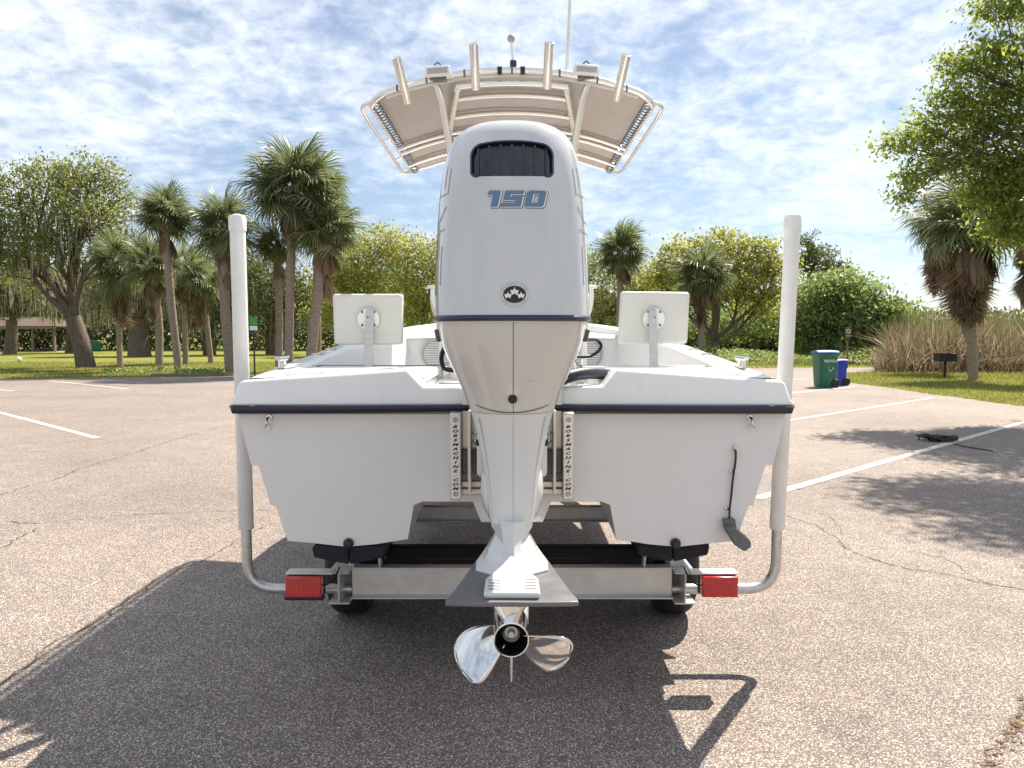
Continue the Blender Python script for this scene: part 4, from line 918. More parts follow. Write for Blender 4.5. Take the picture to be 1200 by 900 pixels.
# ================================================================== TRAILER
def trailer():
    tr = thing('boat_trailer', 'aluminium boat trailer with red tail lights and white guide poles under the boat', 'boat trailer', (0, 1.6, 0))
    def ibeam(mb, a, b, w, h, t=.008):
        a, b = Vector(a), Vector(b)
        mb.bar(a + Vector((0, 0, h / 2 - t / 2)), b + Vector((0, 0, h / 2 - t / 2)), w, t); mb.bar(a - Vector((0, 0, h / 2 - t / 2)), b - Vector((0, 0, h / 2 - t / 2)), w, t)
        mb.bar(a, b, t, h - 2 * t)
    yb = .36
    ztop, zbot = pt(600, 668, 3.45).z, pt(600, 700, 3.45).z; zc = (ztop + zbot) / 2; h = ztop - zbot
    for s in (-1, 1):
        mb = MB(); ibeam(mb, (s * .782, yb - .06, zc - .006), (s * .782, 3.6, zc - .006), .095, h + .02); mb.build('frame_rail', MT['trailer'], tr, bevel=.002)
        mb = MB(); ibeam(mb, (s * .782, 3.6, zc - .006), (s * .06, 6.2, zc), .08, h); mb.build('frame_rail', MT['trailer'], tr, bevel=.002)
    def channel(y, z, hh, half):
        mb = MB(); t = .007
        mb.box((0, y, z), (2 * half, t, hh)); mb.box((0, y - .022, z - hh / 2 + t / 2), (2 * half, .05, t)); mb.box((0, y + .02, z + hh / 2 + t / 2), (2 * half, .055, t))
        return mb.build('cross_member', MT['trailer'], tr, bevel=.002)
    channel(yb + .01, zc, h, .735)
    channel(1.32, .47, .075, .74); channel(2.45, .46, .075, .74); channel(3.4, .46, .075, .74)
    mb = MB(); mb.bar((0, 5.8, zc), (0, 7.3, zc), .08, .10); mb.build('tongue', MT['trailer'], tr, bevel=.004)
    mb = MB(); mb.tube([(0, 7.05, .05), (0, 7.05, .75)], .03, 12); mb.lathe([(-.03, .08), (.03, .08)], (0, 7.05, .08), 'X', 18); mb.build('tongue_jack', MT['galv'], tr)
    mb = MB(); mb.tube([(0, .50, zc + .07), (0.3, .50, zc + .072), (.74, .50, zc + .07)], .006, 6); mb.tube([(-.74, .50, zc + .065), (0, .50, zc + .07)], .006, 6); mb.build('brake_line', MT['cable'], tr)
    # wheels and axle
    AY = 1.05
    mb = MB(); mb.bar((-.76, AY, .31), (.76, AY, .31), .075, .10, (0, 0, 1)); ax = mb.build('axle', MT['iron'], tr, bevel=.01)
    for s in (-1, 1):
        mb = MB(); mb.box((s * .70, AY, .36), (.06, .62, .05)); mb.build('spring', MT['iron'], tr, bevel=.01)
        mb = MB(); mb.lathe([(-.012, .15), (.012, .15), (.02, .06), (.05, .05)], (s * .735, AY, .318), 'X', 24); mb.build('brake_disc', MT['galv'], tr)
        for y in (AY,):
            c = (s * .862, y, .318); sg = s
            mb = MB(); mb.lathe([(-.085, .19), (-.10, .23), (-.100, .27), (-.090, .295), (-.068, .313), (-.03, .317), (.03, .317), (.068, .313), (.090, .295), (.100, .27), (.10, .23), (.085, .19)], c, 'X', 44); w = mb.build('wheel', MT['black_rubber'], tr, angle=60)
            mb = MB(); mb.lathe([(.07 * sg, .195), (.08 * sg, .19), (.05 * sg, .16), (.055 * sg, .06), (.09 * sg, .05), (.09 * sg, .005)], c, 'X', 28); mb.lathe([(-.07 * sg, .195), (-.05 * sg, .1), (-.04 * sg, .01)], c, 'X', 28); mb.build('rim', MT['galv'], w)
            rows = []
            for a in np.linspace(R(25), R(148), 20):
                rr = .365; p = Vector((0, y + rr * math.cos(a) * 1.12, .33 + rr * math.sin(a) * .98)); rows.append([p + Vector((s * .765, 0, 0)), p + Vector((s * .97, 0, 0)), p + Vector((s * .982, 0, -.03))])
            mb = MB(); mb.strip(rows); mb.build('fender', MT['trailer'], tr, solid=.004)
    # bunks
    for s in (-1, 1):
        cx = s * 194 * 3.1 / 900
        zk = pt(600, 641, 3.1).z
        bk = []
        for k, (xi, xo, zi, zo) in enumerate(((.002, .145, -.003, .016), (-.002, -.14, -.003, .014))):
            mb = MB(); rows = []
            for y in np.linspace(.018, 3.2, 12):
                dz = .03 * y
                pts = [(cx + s * xi, zk + zi + dz), (cx + s * xo, zk + zo - .010 + dz), (cx + s * (xo + (.008 if xo > 0 else -.008)), zk + zo - .024 + dz), (cx + s * xo, zk + zo - .062 + dz), (cx + s * xi, zk + zi - .072 + dz)]
                rows.append([Vector((x, y + .02 * math.sin(x * 40), z)) for x, z in pts])
            mb.loft(rows); mb.build('bunk', MT['carpet'], tr, bevel=.008, seg=2)
        for y in (.40, 1.34, 2.46):
            dz = .03 * y; zt = zk - .062 + dz
            mb = MB(); bx = s * .735
            mb.bar((cx - .10, y, zt - .008), (cx + .10, y, zt - .008), .05, .012)
            mb.prism([(bx - .035 + s * .03, y - .004, zc + h / 2 + .004), (bx + .04 + s * .03, y - .004, zc + h / 2 + .004), (bx + .015 + s * .02, y - .004, zc + h / 2 + .065), (bx + .005 + s * .02, y - .004, zc + h / 2 + .065)], (0, .008, 0))
            mb.bar((cx - s * .06, y, zc + h / 2 + .004), (cx - s * .045, y, zt - .004), .008, .05, (0, 1, 0))
            mb.bar((cx + s * .075, y, zc + h / 2 + .004), (cx + s * .075, y, zt - .004), .03, .03, (0, 1, 0))
            mb.build('bunk_bracket', MT['trailer'], tr, bevel=.002)
        # tail light
        x0, x1 = (336, 378) if s < 0 else (821.5, 863)
        a, b = pt(x0, 674, 3.30), pt(x1, 698, 3.30); c = (a + b) / 2
        mb = MB(); mb.box(c, (abs(b.x - a.x), .055, a.z - b.z)); tl = mb.build('tail_light', MT['red'], tr, bevel=.006, seg=3)
        mb = MB(); mb.box(c + Vector((0, .036, 0)), (abs(b.x - a.x) + .006, .025, a.z - b.z + .004)); mb.build('housing', MT['black_rubber'], tl, bevel=.004)
        for k in range(-3, 4):
            mb = MB(); mb.box(c + Vector((k * .019, -.0275, .008)), (.002, .003, (a.z - b.z) * .62)); mb.build('lens_ridge', MT['red'], tl)
        mb = MB(); mb.box(c + Vector((0, -.0285, -.032)), (abs(b.x - a.x) * .98, .003, .003)); mb.build('lens_ridge', MT['red'], tl)
        mb = MB(); mb.box((c.x + s * -.02, c.y + .03, c.z + (a.z - b.z) / 2 + .007), (abs(b.x - a.x) + .05, .07, .008)); mb.build('light_bracket', MT['trailer'], tr, bevel=.002)
        if s < 0: mb = MB(); mb.box((c.x - .005, c.y + .02, b.z - .014), (.17, .03, .020)); mb.box((c.x, c.y + .02, b.z - .004), (.06, .03, .012)); mb.build('plate_holder', MT['dark'], tr, bevel=.003)
        mb = MB(); mb.tube(catmull([(c.x - s * .075, c.y + .03, c.z - .01), (c.x - s * .10, c.y + .03, c.z + .0), (c.x - s * .125, c.y + .05, c.z + .03), (c.x - s * .13, c.y + .1, c.z + .05)], 5), .004, 6); mb.build('light_wire', MT['cable'], tr)
        # guide pole: galvanised arm + PVC sleeve
        D = 3.5; za = pt(600, 690, D).z; px0, px1 = (288.5, 278) if s < 0 else (910.5, 929.5)
        base = pt(px0, 620, D); top = pt(px1, 252, D)
        mb = MB(); mb.tube(fillet([(s * .74, base.y, za), (base.x - s * .002, base.y, za), base, base + (top - base) * .15], .135, 10), .0235, 14); ga = mb.build('guide_arm', MT['galv'], tr, angle=60)
        mb = MB(); d = (top - base).normalized(); mb.tube([base, base + d * .002, top - d * .07, top - d * .0699], [.032, .034, .034, .034], 20); gpole = mb.build('guide_pole', MT['pvc'], tr, angle=50)
        mb = MB(); mb.tube([top - d * .072, top - d * .070, top - d * .012, top - d * .003, top + d * .004], [.035, .0385, .0385, .034, .012], 20); mb.build('cap', MT['pvc'], gpole, angle=30)
trailer()
#BACKGROUND
# ================================================================== VEGETATION
def fast_mesh(name, V, F4=None, F3=None):
    """V (n,3); F4 (m,4) quads; F3 (k,3) tris"""
    me = bpy.data.meshes.new(name); me.vertices.add(len(V)); me.vertices.foreach_set('co', np.asarray(V, np.float32).ravel())
    parts = [(F, F.shape[1]) for F in (F4, F3) if F is not None and len(F)]
    nl = sum(F.size for F, _ in parts); npoly = sum(len(F) for F, _ in parts)
    me.loops.add(nl); me.polygons.add(npoly)
    me.loops.foreach_set('vertex_index', np.concatenate([F.ravel() for F, _ in parts]).astype(np.int32))
    st = []; o = 0
    for F, k in parts: st.append(o + np.arange(len(F)) * k); o += F.size
    me.polygons.foreach_set('loop_start', np.concatenate(st).astype(np.int32))
    me.update(calc_edges=True); me.validate(); return me
def link_mesh(name, me, m, parent=None):
    me.materials.append(m); ob = bpy.data.objects.new(name, me); COL.objects.link(ob)
    if parent is not None: ob.parent = parent
    return ob
def leaves(rng, centers, size, squash=.55, up=.35):
    n = len(centers); a = rng.normal(size=(n, 3)); a /= np.linalg.norm(a, axis=1)[:, None] + 1e-9
    nrm = rng.normal(size=(n, 3)); nrm[:, 2] += up * 2; b = np.cross(nrm, a); b /= np.linalg.norm(b, axis=1)[:, None] + 1e-9
    s = size * rng.uniform(.55, 1.25, n)[:, None]
    V = np.stack([centers - a * s * .6, centers + b * s * squash * .5 - a * s * .05, centers + a * s * .6, centers - b * s * squash * .5 - a * s * .05], 1).reshape(-1, 3)
    F = np.arange(4 * n).reshape(n, 4); return V, F
def blob(px, py, D, rx, ry, k=1.0, ry_depth=1.0):
    c = pt(px, py, D); s = D / FPX
    return (np.array(c), np.array([rx * s, rx * s * ry_depth, ry * s]), k)
def tree(name, label, cat, base, fork, blobs, n_clumps, per, leaf, lm, trunk_r, bark='oakbark', seed=1, clump_r=.45, group=None, moss=0, twigs=True, shell=.5, limb=.5):
    rng = np.random.default_rng(seed); base = Vector(base); t = thing(name, label, cat, base, group)
    vol = np.array([b[2] * (b[1][0] * b[1][1] * b[1][2]) ** .75 for b in blobs]); vol /= vol.sum()
    cl = []; owner = []
    for i, (c, r, k) in enumerate(blobs):
        m = max(3, int(n_clumps * vol[i])); d = rng.normal(size=(m, 3)); d /= np.linalg.norm(d, axis=1)[:, None]
        rad = (shell + (1 - shell) * rng.random(m)) ** .8 * rng.uniform(.75, 1.12, m)
        rad[rng.random(m) < .18] *= .55
        cl.append(c + d * rad[:, None] * r); owner += [i] * m
    cl = np.concatenate(cl)
    cs = rng.uniform(.55, 1.3, len(cl)) * clump_r
    npl = np.maximum(3, (per * (cs / clump_r) ** 1.5).astype(int))
    idx = np.repeat(np.arange(len(cl)), npl)
    pos = cl[idx] + rng.normal(size=(len(idx), 3)) * (cs[idx] * .55)[:, None] * np.array([1, 1, .7])
    V, F = leaves(rng, pos - np.array(base), leaf)
    link_mesh('crown', fast_mesh('crown', V, F), MT[lm], t)
    # trunk and limbs
    mb = MB(); fork = Vector(fork)
    mid = base.lerp(fork, .5) + Vector((rng.uniform(-.1, .1), rng.uniform(-.1, .1), 0)) * trunk_r * 3
    tp = catmull([base + Vector((0, 0, -.1)), base.lerp(mid, .25), mid, fork], 4)
    mb.tube(tp, [trunk_r * (1.35 if i == 0 else 1.15 - .3 * i / (len(tp) - 1)) for i in range(len(tp))], 10)
    for i, (c, r, k) in enumerate(blobs):
        c = Vector(c); m1 = fork.lerp(c, .45) + Vector(rng.normal(size=3)) * .12 * (c - fork).length + Vector((0, 0, .06 * (c - fork).length))
        path = catmull([fork, m1, c], 5); r0 = trunk_r * limb * rng.uniform(.7, 1); mb.tube(path, [r0 * (1 - .8 * j / (len(path) - 1)) for j in range(len(path))], 7)
        if twigs:
            own = [q for q in range(len(cl)) if owner[q] == i]; rng.shuffle(own)
            for q in own[:14]:
                s0 = path[int(rng.integers(4, len(path)))]; e = Vector(cl[q]); s0 = Vector(s0)
                mm = s0.lerp(e, .5) + Vector(rng.normal(size=3)) * .1 * (e - s0).length
                mb.tube([s0, mm, e], [r0 * .28, r0 * .18, r0 * .06], 5, caps=False)
    mb.build('trunk', MT[bark], t, angle=60)
    if moss:
        low = cl[np.argsort(cl[:, 2])[:max(20, len(cl) // 2)]]; sel = low[rng.integers(0, len(low), moss)]
        moss = moss * 3; sel = low[rng.integers(0, len(low), moss)]; L = rng.uniform(.3, 1.5, moss); Vs = []; Fs = []
        for i in range(moss):
            x, y, z = sel[i] - np.array(base) + rng.normal(size=3) * .3; w = rng.uniform(.012, .045); a = rng.uniform(0, 3.14); dx, dy = w * math.cos(a), w * math.sin(a); o = len(Vs)
            Vs += [(x - dx, y - dy, z), (x + dx, y + dy, z), (x + dx * 1.3 + rng.normal() * .04, y + dy, z - L[i] * .5), (x - dx * .9, y - dy, z - L[i] * .55), (x + rng.normal() * .06, y, z - L[i])]
            Fs.append((o, o + 1, o + 2, o + 3)); Fs.append((o + 3, o + 2, o + 4))
        me = bpy.data.meshes.new('hanging_moss'); me.from_pydata(Vs, [], Fs); link_mesh('hanging_moss', me, MT['moss'], t)['kind'] = 'stuff'
    return t

# --- palms: every frond is its own part, sharing a few meshes
def frond_mesh(seed, dead=False):
    rng = random.Random(seed); V = []; F4 = []; F3 = []
    n = 32; pl = .66 if not dead else .5
    # petiole
    for i in range(3):
        x = pl * i / 2; z = -.03 * i * i; V += [(x, -.016, z), (x, .016, z)]
    F4 += [(0, 1, 3, 2), (2, 3, 5, 4)]
    for k in range(n):
        u = k / (n - 1) * 2 - 1; a = u * R(128 if not dead else 48); L = (.98 - .30 * abs(u) ** 1.5) * rng.uniform(.88, 1.1); w = .027
        # the leaf folds along its midrib and arches over
        ca, sa = math.cos(a), math.sin(a); ox = pl + .16 * (1 - abs(u)); drop0 = -.03 - .10 * abs(u)
        o = len(V); dirx, diry = ca, sa; px_, py_ = -sa, ca
        fold = .18 * abs(sa)
        for t, ww in ((.0, .012), (.45, w), (.78, w * .75)):
            dz = drop0 * t * 2 - (.13 if not dead else .28) * t * t * L * (.5 + .8 * rng.random()) - fold * t
            if dead: dirx, diry = ca * (1 - .3 * t), sa * (1 - .55 * t)
            c = (ox + dirx * L * t, diry * L * t, dz); V += [(c[0] - px_ * ww, c[1] - py_ * ww, c[2]), (c[0] + px_ * ww, c[1] + py_ * ww, c[2] - .012)]
        dz = drop0 * 2 - (.34 if not dead else .5) * L * (.3 + 1.0 * rng.random()) - fold
        V.append((ox + dirx * L * .98, diry * L * .98, dz))
        F4 += [(o, o + 1, o + 3, o + 2), (o + 2, o + 3, o + 5, o + 4)]; F3.append((o + 4, o + 5, o + 6))
    me = fast_mesh('frond', np.array(V), np.array(F4), np.array(F3)); me.materials.append(MT['deadfrond'] if dead else MT['frond']); return me
FR = [frond_mesh(i) for i in range(4)]; FD = [frond_mesh(20 + i, True) for i in range(2)]
def palm(label, basepx, D, top, crown_r, live=44, dead=10, trunk_r=.20, seed=1, skirt=0, lean=(0, 0)):
    live = int(live * .80); trunk_r *= .78; crown_r *= .92
    """basepx: x of the base; top: pixel of the bud; crown_r metres"""
    rng = random.Random(seed); b = pt(basepx, 440, D); base = Vector((b.x, b.y, 0)); bud = pt(top[0], top[1], D)
    t = thing('palm_tree', label, 'palm tree', base, 'sabal palms')
    mid = base.lerp(bud, .5) + Vector((rng.uniform(-.12, .12) + lean[0], rng.uniform(-.1, .1), 0)); path = catmull([base + Vector((0, 0, -.1)), base.lerp(mid, .3), mid, bud], 9)
    mb = MB(); mb.tube(path, [trunk_r * ((1.25 if i < 2 else 1.0) + .05 * math.sin(i * 2.1) + rng.uniform(-.03, .03)) for i in range(len(path))], 12); mb.build('trunk', MT['palmbark'], t, angle=70)
    # old leaf boots under the crown
    mb = MB()
    for k in range(26):
        a = k * 2.4; h = -.75 + k * .03; p = bud + Vector((math.cos(a) * trunk_r * .8, math.sin(a) * trunk_r * .8, h)); q = p + Vector((math.cos(a) * .22, math.sin(a) * .22, .30)); mb.bar(p, q, .10, .035)
    o = mb.build('leaf_boots', MT['boot'], t, smooth=False); o['kind'] = 'stuff'
    k0 = crown_r / 1.55; bud_l = bud - base
    tot = live + dead + skirt
    for k in range(tot):
        isd = k >= live
        me = rng.choice(FD if isd else FR); ob = bpy.data.objects.new('frond', me); COL.objects.link(ob); ob.parent = t
        az = k * 2.39996 + rng.uniform(-.25, .25)
        if not isd:
            u = (k + .5) / live; el = 80 - 118 * u ** .9 + rng.uniform(-12, 12)
        elif k < live + dead: el = rng.uniform(-72, -45)
        else: el = rng.uniform(-88, -66)
        ob.location = bud_l + Vector((0, 0, rng.uniform(-.15, .2) - (.35 if isd else 0) - (rng.uniform(0, 1.3) if k >= live + dead else 0)))
        ob.rotation_euler = Euler((rng.uniform(-.5, .5), -R(el), az), 'XYZ')
        s = k0 * rng.uniform(.82, 1.12) * (1.22 if isd and skirt > 40 else 1); ob.scale = (s, s, s)
    return t
palm('short palm with hanging dead fronds, nearest right of the leaning oak trunk', 141, 36, (140, 312), 1.75, 38, 12, .17, 1, 14)
palm('palm with brown boots just left of the slim tall palm, in the left row', 187, 34, (177, 312), 1.55, 34, 8, .21, 2, 4)
palm('slim tall palm with a high crown, third trunk of the left row', 210, 32, (193, 256), 1.55, 44, 4, .20, 3)
palm('thick-trunked palm directly behind the left white guide pole', 270, 32, (262, 268), 1.75, 44, 6, .26, 4, 4)
palm('thin palm just left of the tallest palm', 327, 33, (325, 290), 1.35, 34, 6, .21, 5)
palm('tallest palm of all, with the biggest crown, left of the left jump seat', 338, 31, (343, 222), 2.2, 60, 4, .23, 6, 0, (-.1, 0))
palm('stout leaning palm directly left of the left seat pad', 362, 31, (381, 272), 1.7, 46, 6, .27, 7, 3, (.05, 0))
palm('palm whose crown pokes out right behind the tallest palm', 373, 35, (372, 232), 1.75, 44, 5, .22, 8)
palm('dim palm behind the gap between the slim palm and the guide pole', 218, 42, (216, 318), 1.7, 36, 10, .2, 9, 10)
palm('shaggy low palm half hidden behind the left guide pole', 248, 44, (236, 330), 1.7, 34, 12, .2, 10, 8)
palm('single round-headed palm right of the motor', 725, 50, (727, 296), 2.1, 50, 6, .24, 11)
palm('squat palm with a brown skirt right of the right seat pad', 822, 48, (822, 322), 2.1, 46, 12, .26, 12, 14)
palm('big shaggy palm with a wide dead skirt beside the barbecue grill', 1141, 27, (1137, 262), 2.1, 46, 30, .215, 13, 56)
palm('palm crown left of the big shaggy palm, hanging dark over the reeds', 1150, 33, (1102, 262), 1.6, 36, 18, .2, 14, 44, (-.1, 0))
palm('palm cut by the right edge of the picture', 1208, 25, (1206, 262), 1.4, 30, 12, .24, 15, 16)

B = blob
def at0(px, D): p = pt(px, 430, D); return (p.x, p.y, 0)
tree('live_oak', 'big spreading live oak with a leaning forked trunk on the left lawn', 'oak tree', at0(101, 38), pt(86, 372, 38),
     [B(58, 214, 38, 42, 28), B(108, 206, 38, 38, 26), B(25, 250, 38, 32, 30), B(92, 250, 37, 48, 30), B(138, 236, 39, 24, 24), B(60, 288, 37, 44, 22), B(18, 300, 38, 26, 22), B(128, 280, 38, 26, 22), B(40, 330, 40, 30, 16)],
     1000, 18, .165, 'oakleaf', .42, seed=11, clump_r=.55, moss=120)
tree('live_oak', 'oak crown cut by the left edge of the picture', 'oak tree', at0(-45, 36), pt(-30, 340, 36), [B(-30, 215, 36, 38, 34), B(-8, 270, 36, 22, 28), B(-40, 300, 36, 40, 30)], 380, 26, .17, 'oakleaf', .4, seed=12, clump_r=.6, moss=60)
def far_tree(label, px, D, fork, blobs, n, lm, seed, moss=0, leaf=.25, per=30, r=.3, name='oak_tree', cat='tree', clump=.9, shell=.45):
    return tree(name, label, cat, at0(px, D), pt(fork[0], fork[1], D), blobs, n, per, leaf, lm, r, seed=seed, clump_r=clump, moss=moss, twigs=True, group='trees behind the lawn', shell=shell)
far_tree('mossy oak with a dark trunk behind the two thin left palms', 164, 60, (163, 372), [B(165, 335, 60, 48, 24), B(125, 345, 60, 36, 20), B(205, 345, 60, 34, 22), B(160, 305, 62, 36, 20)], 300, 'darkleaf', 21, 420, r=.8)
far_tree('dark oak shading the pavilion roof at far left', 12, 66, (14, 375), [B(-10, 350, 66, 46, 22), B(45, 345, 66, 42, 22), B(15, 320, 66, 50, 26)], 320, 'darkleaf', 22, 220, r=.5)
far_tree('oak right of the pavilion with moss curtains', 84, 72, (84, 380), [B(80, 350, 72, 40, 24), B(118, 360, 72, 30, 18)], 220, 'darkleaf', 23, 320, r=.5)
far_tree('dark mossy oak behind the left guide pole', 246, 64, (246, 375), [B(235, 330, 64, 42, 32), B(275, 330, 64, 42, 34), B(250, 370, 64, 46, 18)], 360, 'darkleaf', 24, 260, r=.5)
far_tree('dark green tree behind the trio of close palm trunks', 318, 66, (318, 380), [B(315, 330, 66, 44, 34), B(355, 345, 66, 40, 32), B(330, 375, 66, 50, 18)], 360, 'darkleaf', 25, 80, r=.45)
far_tree('yellow-green spring tree left of the motor, its left half', 425, 60, (424, 365), [B(415, 300, 60, 38, 26), B(445, 290, 60, 34, 24), B(392, 330, 60, 34, 28), B(430, 335, 60, 46, 28), B(400, 370, 60, 46, 20)], 430, 'oakleaf2', 26, r=.35)
far_tree('yellow-green spring tree close behind the motor\'s left side', 497, 62, (497, 368), [B(480, 296, 62, 32, 28), B(512, 306, 62, 36, 34), B(495, 340, 62, 46, 26), B(545, 330, 62, 40, 34), B(478, 372, 62, 44, 18)], 420, 'oakleaf2', 27, r=.35)
far_tree('leafy tree behind the round-headed palm right of the motor', 705, 66, (705, 370), [B(690, 320, 66, 40, 34), B(735, 335, 66, 40, 32), B(715, 365, 66, 50, 22), B(770, 335, 66, 30, 28)], 380, 'oakleaf', 28, r=.4)
far_tree('crooked oak with bare forked limbs right of the right seat pad', 834, 52, (836, 400), [B(798, 296, 52, 30, 18), B(845, 290, 52, 34, 18), B(882, 296, 52, 30, 22), B(908, 318, 52, 26, 26), B(866, 328, 52, 38, 20), B(893, 352, 52, 30, 20), B(772, 322, 52, 24, 16), B(812, 330, 53, 30, 16)], 420, 'oakleaf2', 29, leaf=.26, r=.42, clump=.62, shell=.6)
far_tree('low bushy tree between the crooked oak and the right guide pole', 885, 60, (885, 395), [B(870, 375, 60, 40, 22), B(915, 372, 60, 40, 24), B(840, 385, 62, 34, 18), B(800, 385, 62, 34, 18), B(760, 385, 62, 40, 18)], 420, 'greenleaf', 30, r=.25)
far_tree('sparse dark cypress just right of the right guide pole', 948, 70, (949, 320), [B(948, 283, 70, 14, 12), B(956, 300, 70, 24, 14), B(938, 310, 70, 20, 14), B(972, 316, 70, 26, 14)], 120, 'darkleaf', 31, leaf=.28, r=.3, clump=.6, name='cypress_tree')
far_tree('tall bright willow thicket behind the green and blue bins', 975, 46, (976, 395), [B(960, 345, 46, 34, 26), B(1000, 340, 46, 36, 24), B(940, 375, 46, 32, 28), B(985, 375, 46, 46, 26), B(965, 400, 46, 50, 18)], 460, 'greenleaf', 32, leaf=.25, r=.2, name='willow', clump=.7)
far_tree('lower willow thicket sloping down towards the brown reeds', 1032, 45, (1032, 405), [B(1028, 365, 45, 34, 20), B(1050, 385, 45, 28, 20), B(1010, 395, 45, 40, 22), B(1062, 362, 47, 14, 8)], 300, 'greenleaf', 33, leaf=.24, r=.16, name='willow', clump=.65)
# near oak on the right, hanging into the picture
def near_oak():
    D = 14.5
    bl = [B(1175, 5, D, 46, 16), B(1120, 78, D, 26, 16), B(1160, 66, D, 42, 26), B(1120, 120, D, 36, 26), B(1088, 150, D, 32, 24), B(1052, 170, D, 26, 15, 1.4), B(1150, 150, D, 48, 34), B(1190, 110, D, 50, 46),
          B(1078, 205, D, 26, 22), B(1060, 228, D, 16, 14, 1.6), B(1120, 190, D, 42, 24), B(1180, 205, D, 44, 36, 1.6), B(1188, 262, D, 34, 34, 2.0), B(1150, 230, D, 30, 22), B(1245, 60, D, 60, 60), B(1260, 180, D, 60, 70),
          B(1300, 100, D + 2, 80, 80), B(1330, 30, D, 70, 60), B(1240, -60, D, 80, 50), B(1350, 180, D - 1.5, 80, 60), B(1290, 40, D - 3, 80, 60)]
    bl += [(np.array((7.8, 8.6, 7.6)), np.array((1.5, 1.2, .8)), 1.6), (np.array((9.8, 7.8, 7.8)), np.array((1.6, 1.4, .9)), 1.5), (np.array((7.6, 7.2, 7.5)), np.array((1.2, .9, .6)), 1.4)]
    tree('live_oak', 'near oak overhanging from the right edge, branches high against the sky', 'oak tree', at0(1330, D), pt(1312, 190, D), bl, 3200, 28, .092, 'nearleaf', .24, seed=41, clump_r=.26, shell=.35, limb=.24)
near_oak()

def stuff_leaves(name, label, cat, boxes, n, leaf, lm, seed):
    rng = np.random.default_rng(seed); P = []
    for (x0, x1, D0, D1, h0, h1), k in boxes:
        m = int(n * k); D = rng.uniform(D0, D1, m); px = rng.uniform(x0, x1, m); x = (px - 600) / FPX * D
        top = h0 + (h1 - h0) * (.5 + .25 * np.sin(x * .9 + seed) + .25 * np.sin(x * .37 + 2 * seed)); z = top * rng.random(m) ** .8
        P.append(np.stack([x, D + CAM_Y, z], 1))
    V, F = leaves(rng, np.concatenate(P), leaf); ob = link_mesh(name, fast_mesh(name, V, F), MT[lm]); return tag(ob, label, cat, kind='stuff')
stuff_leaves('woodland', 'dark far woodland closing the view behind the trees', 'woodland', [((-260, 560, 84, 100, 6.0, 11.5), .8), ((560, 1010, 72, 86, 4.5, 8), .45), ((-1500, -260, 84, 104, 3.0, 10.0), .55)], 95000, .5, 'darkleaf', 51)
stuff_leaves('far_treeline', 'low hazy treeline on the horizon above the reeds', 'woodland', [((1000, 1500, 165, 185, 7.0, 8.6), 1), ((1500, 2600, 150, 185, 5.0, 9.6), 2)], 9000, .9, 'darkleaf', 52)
def undergrowth():
    stuff_leaves('undergrowth', 'green weeds along the edge of the far road', 'weeds', [((840, 1040, 40, 44, .5, 1.1), .55), ((700, 840, 46, 52, .6, 1.2), .35), ((120, 280, 31, 33, .05, .4), .06), ((205, 262, 29.5, 31, .05, .4), .04)], 9000, .13, 'greenleaf', 53)
undergrowth()
def blades(name, label, cat, seed, n, xr, Dr, hr, w, lm, bend, clumpy=0):
    rng = np.random.default_rng(seed); D = rng.uniform(Dr[0], Dr[1], n); px = rng.uniform(xr[0], xr[1], n); x = (px - 600) / FPX * D; y = D + CAM_Y
    if clumpy:
        k = rng.integers(0, clumpy, n); cx = rng.uniform(-1, 1, clumpy); x = x + cx[k] * .3
    h = rng.uniform(hr[0], hr[1], n); az = rng.uniform(0, 2 * np.pi, n); bd = rng.uniform(.1, 1, n) ** 1.5 * bend; wa = rng.uniform(0, np.pi, n); ww = w * rng.uniform(.6, 1.3, n)
    rows = []
    for t, q in ((0, 1), (.4, .9), (.75, .7), (1, .15)):
        ox = np.cos(az) * bd * h * t ** 2; oy = np.sin(az) * bd * h * t ** 2; z = h * t * (1 - .35 * bd * t)
        dx, dy = np.cos(wa) * ww * q, np.sin(wa) * ww * q
        rows.append(np.stack([x + ox - dx, y + oy - dy, z], 1)); rows.append(np.stack([x + ox + dx, y + oy + dy, z], 1))
    V = np.stack(rows, 1).reshape(-1, 3); b = np.arange(n)[:, None] * 8
    F = np.concatenate([b + np.array([[2 * i, 2 * i + 1, 2 * i + 3, 2 * i + 2]]) for i in range(3)], 0)
    ob = link_mesh(name, fast_mesh(name, V, F), MT[lm]); return tag(ob, label, cat, kind='stuff')
blades('dead_reeds', 'tangle of dry brown reeds behind the barbecue grill', 'reeds', 61, 6500, (1044, 1420), (33, 41), (.7, 2.7), .018, 'reed', 1.15)
blades('fallen_reeds', 'bleached bent reeds at the foot of the reed bed', 'reeds', 62, 2600, (1026, 1400), (32, 35), (.6, 1.7), .018, 'reed', 1.9)
blades('green_reeds', 'taller greenish reeds behind the dry ones', 'reeds', 63, 5000, (1050, 1450), (42, 49), (2.3, 3.2), .026, 'greenreed', .4)
blades('mixed_reeds', 'half-green reeds growing through the dry ones', 'reeds', 64, 3600, (1040, 1430), (34, 42), (1.2, 2.9), .02, 'greenreed', .7)
stuff_leaves('reed_litter', 'brown leafy litter at the foot of the reed bed', 'reeds', [((1030, 1420, 34, 40, .5, 1.6), 1)], 7000, .12, 'deadfrond', 65)
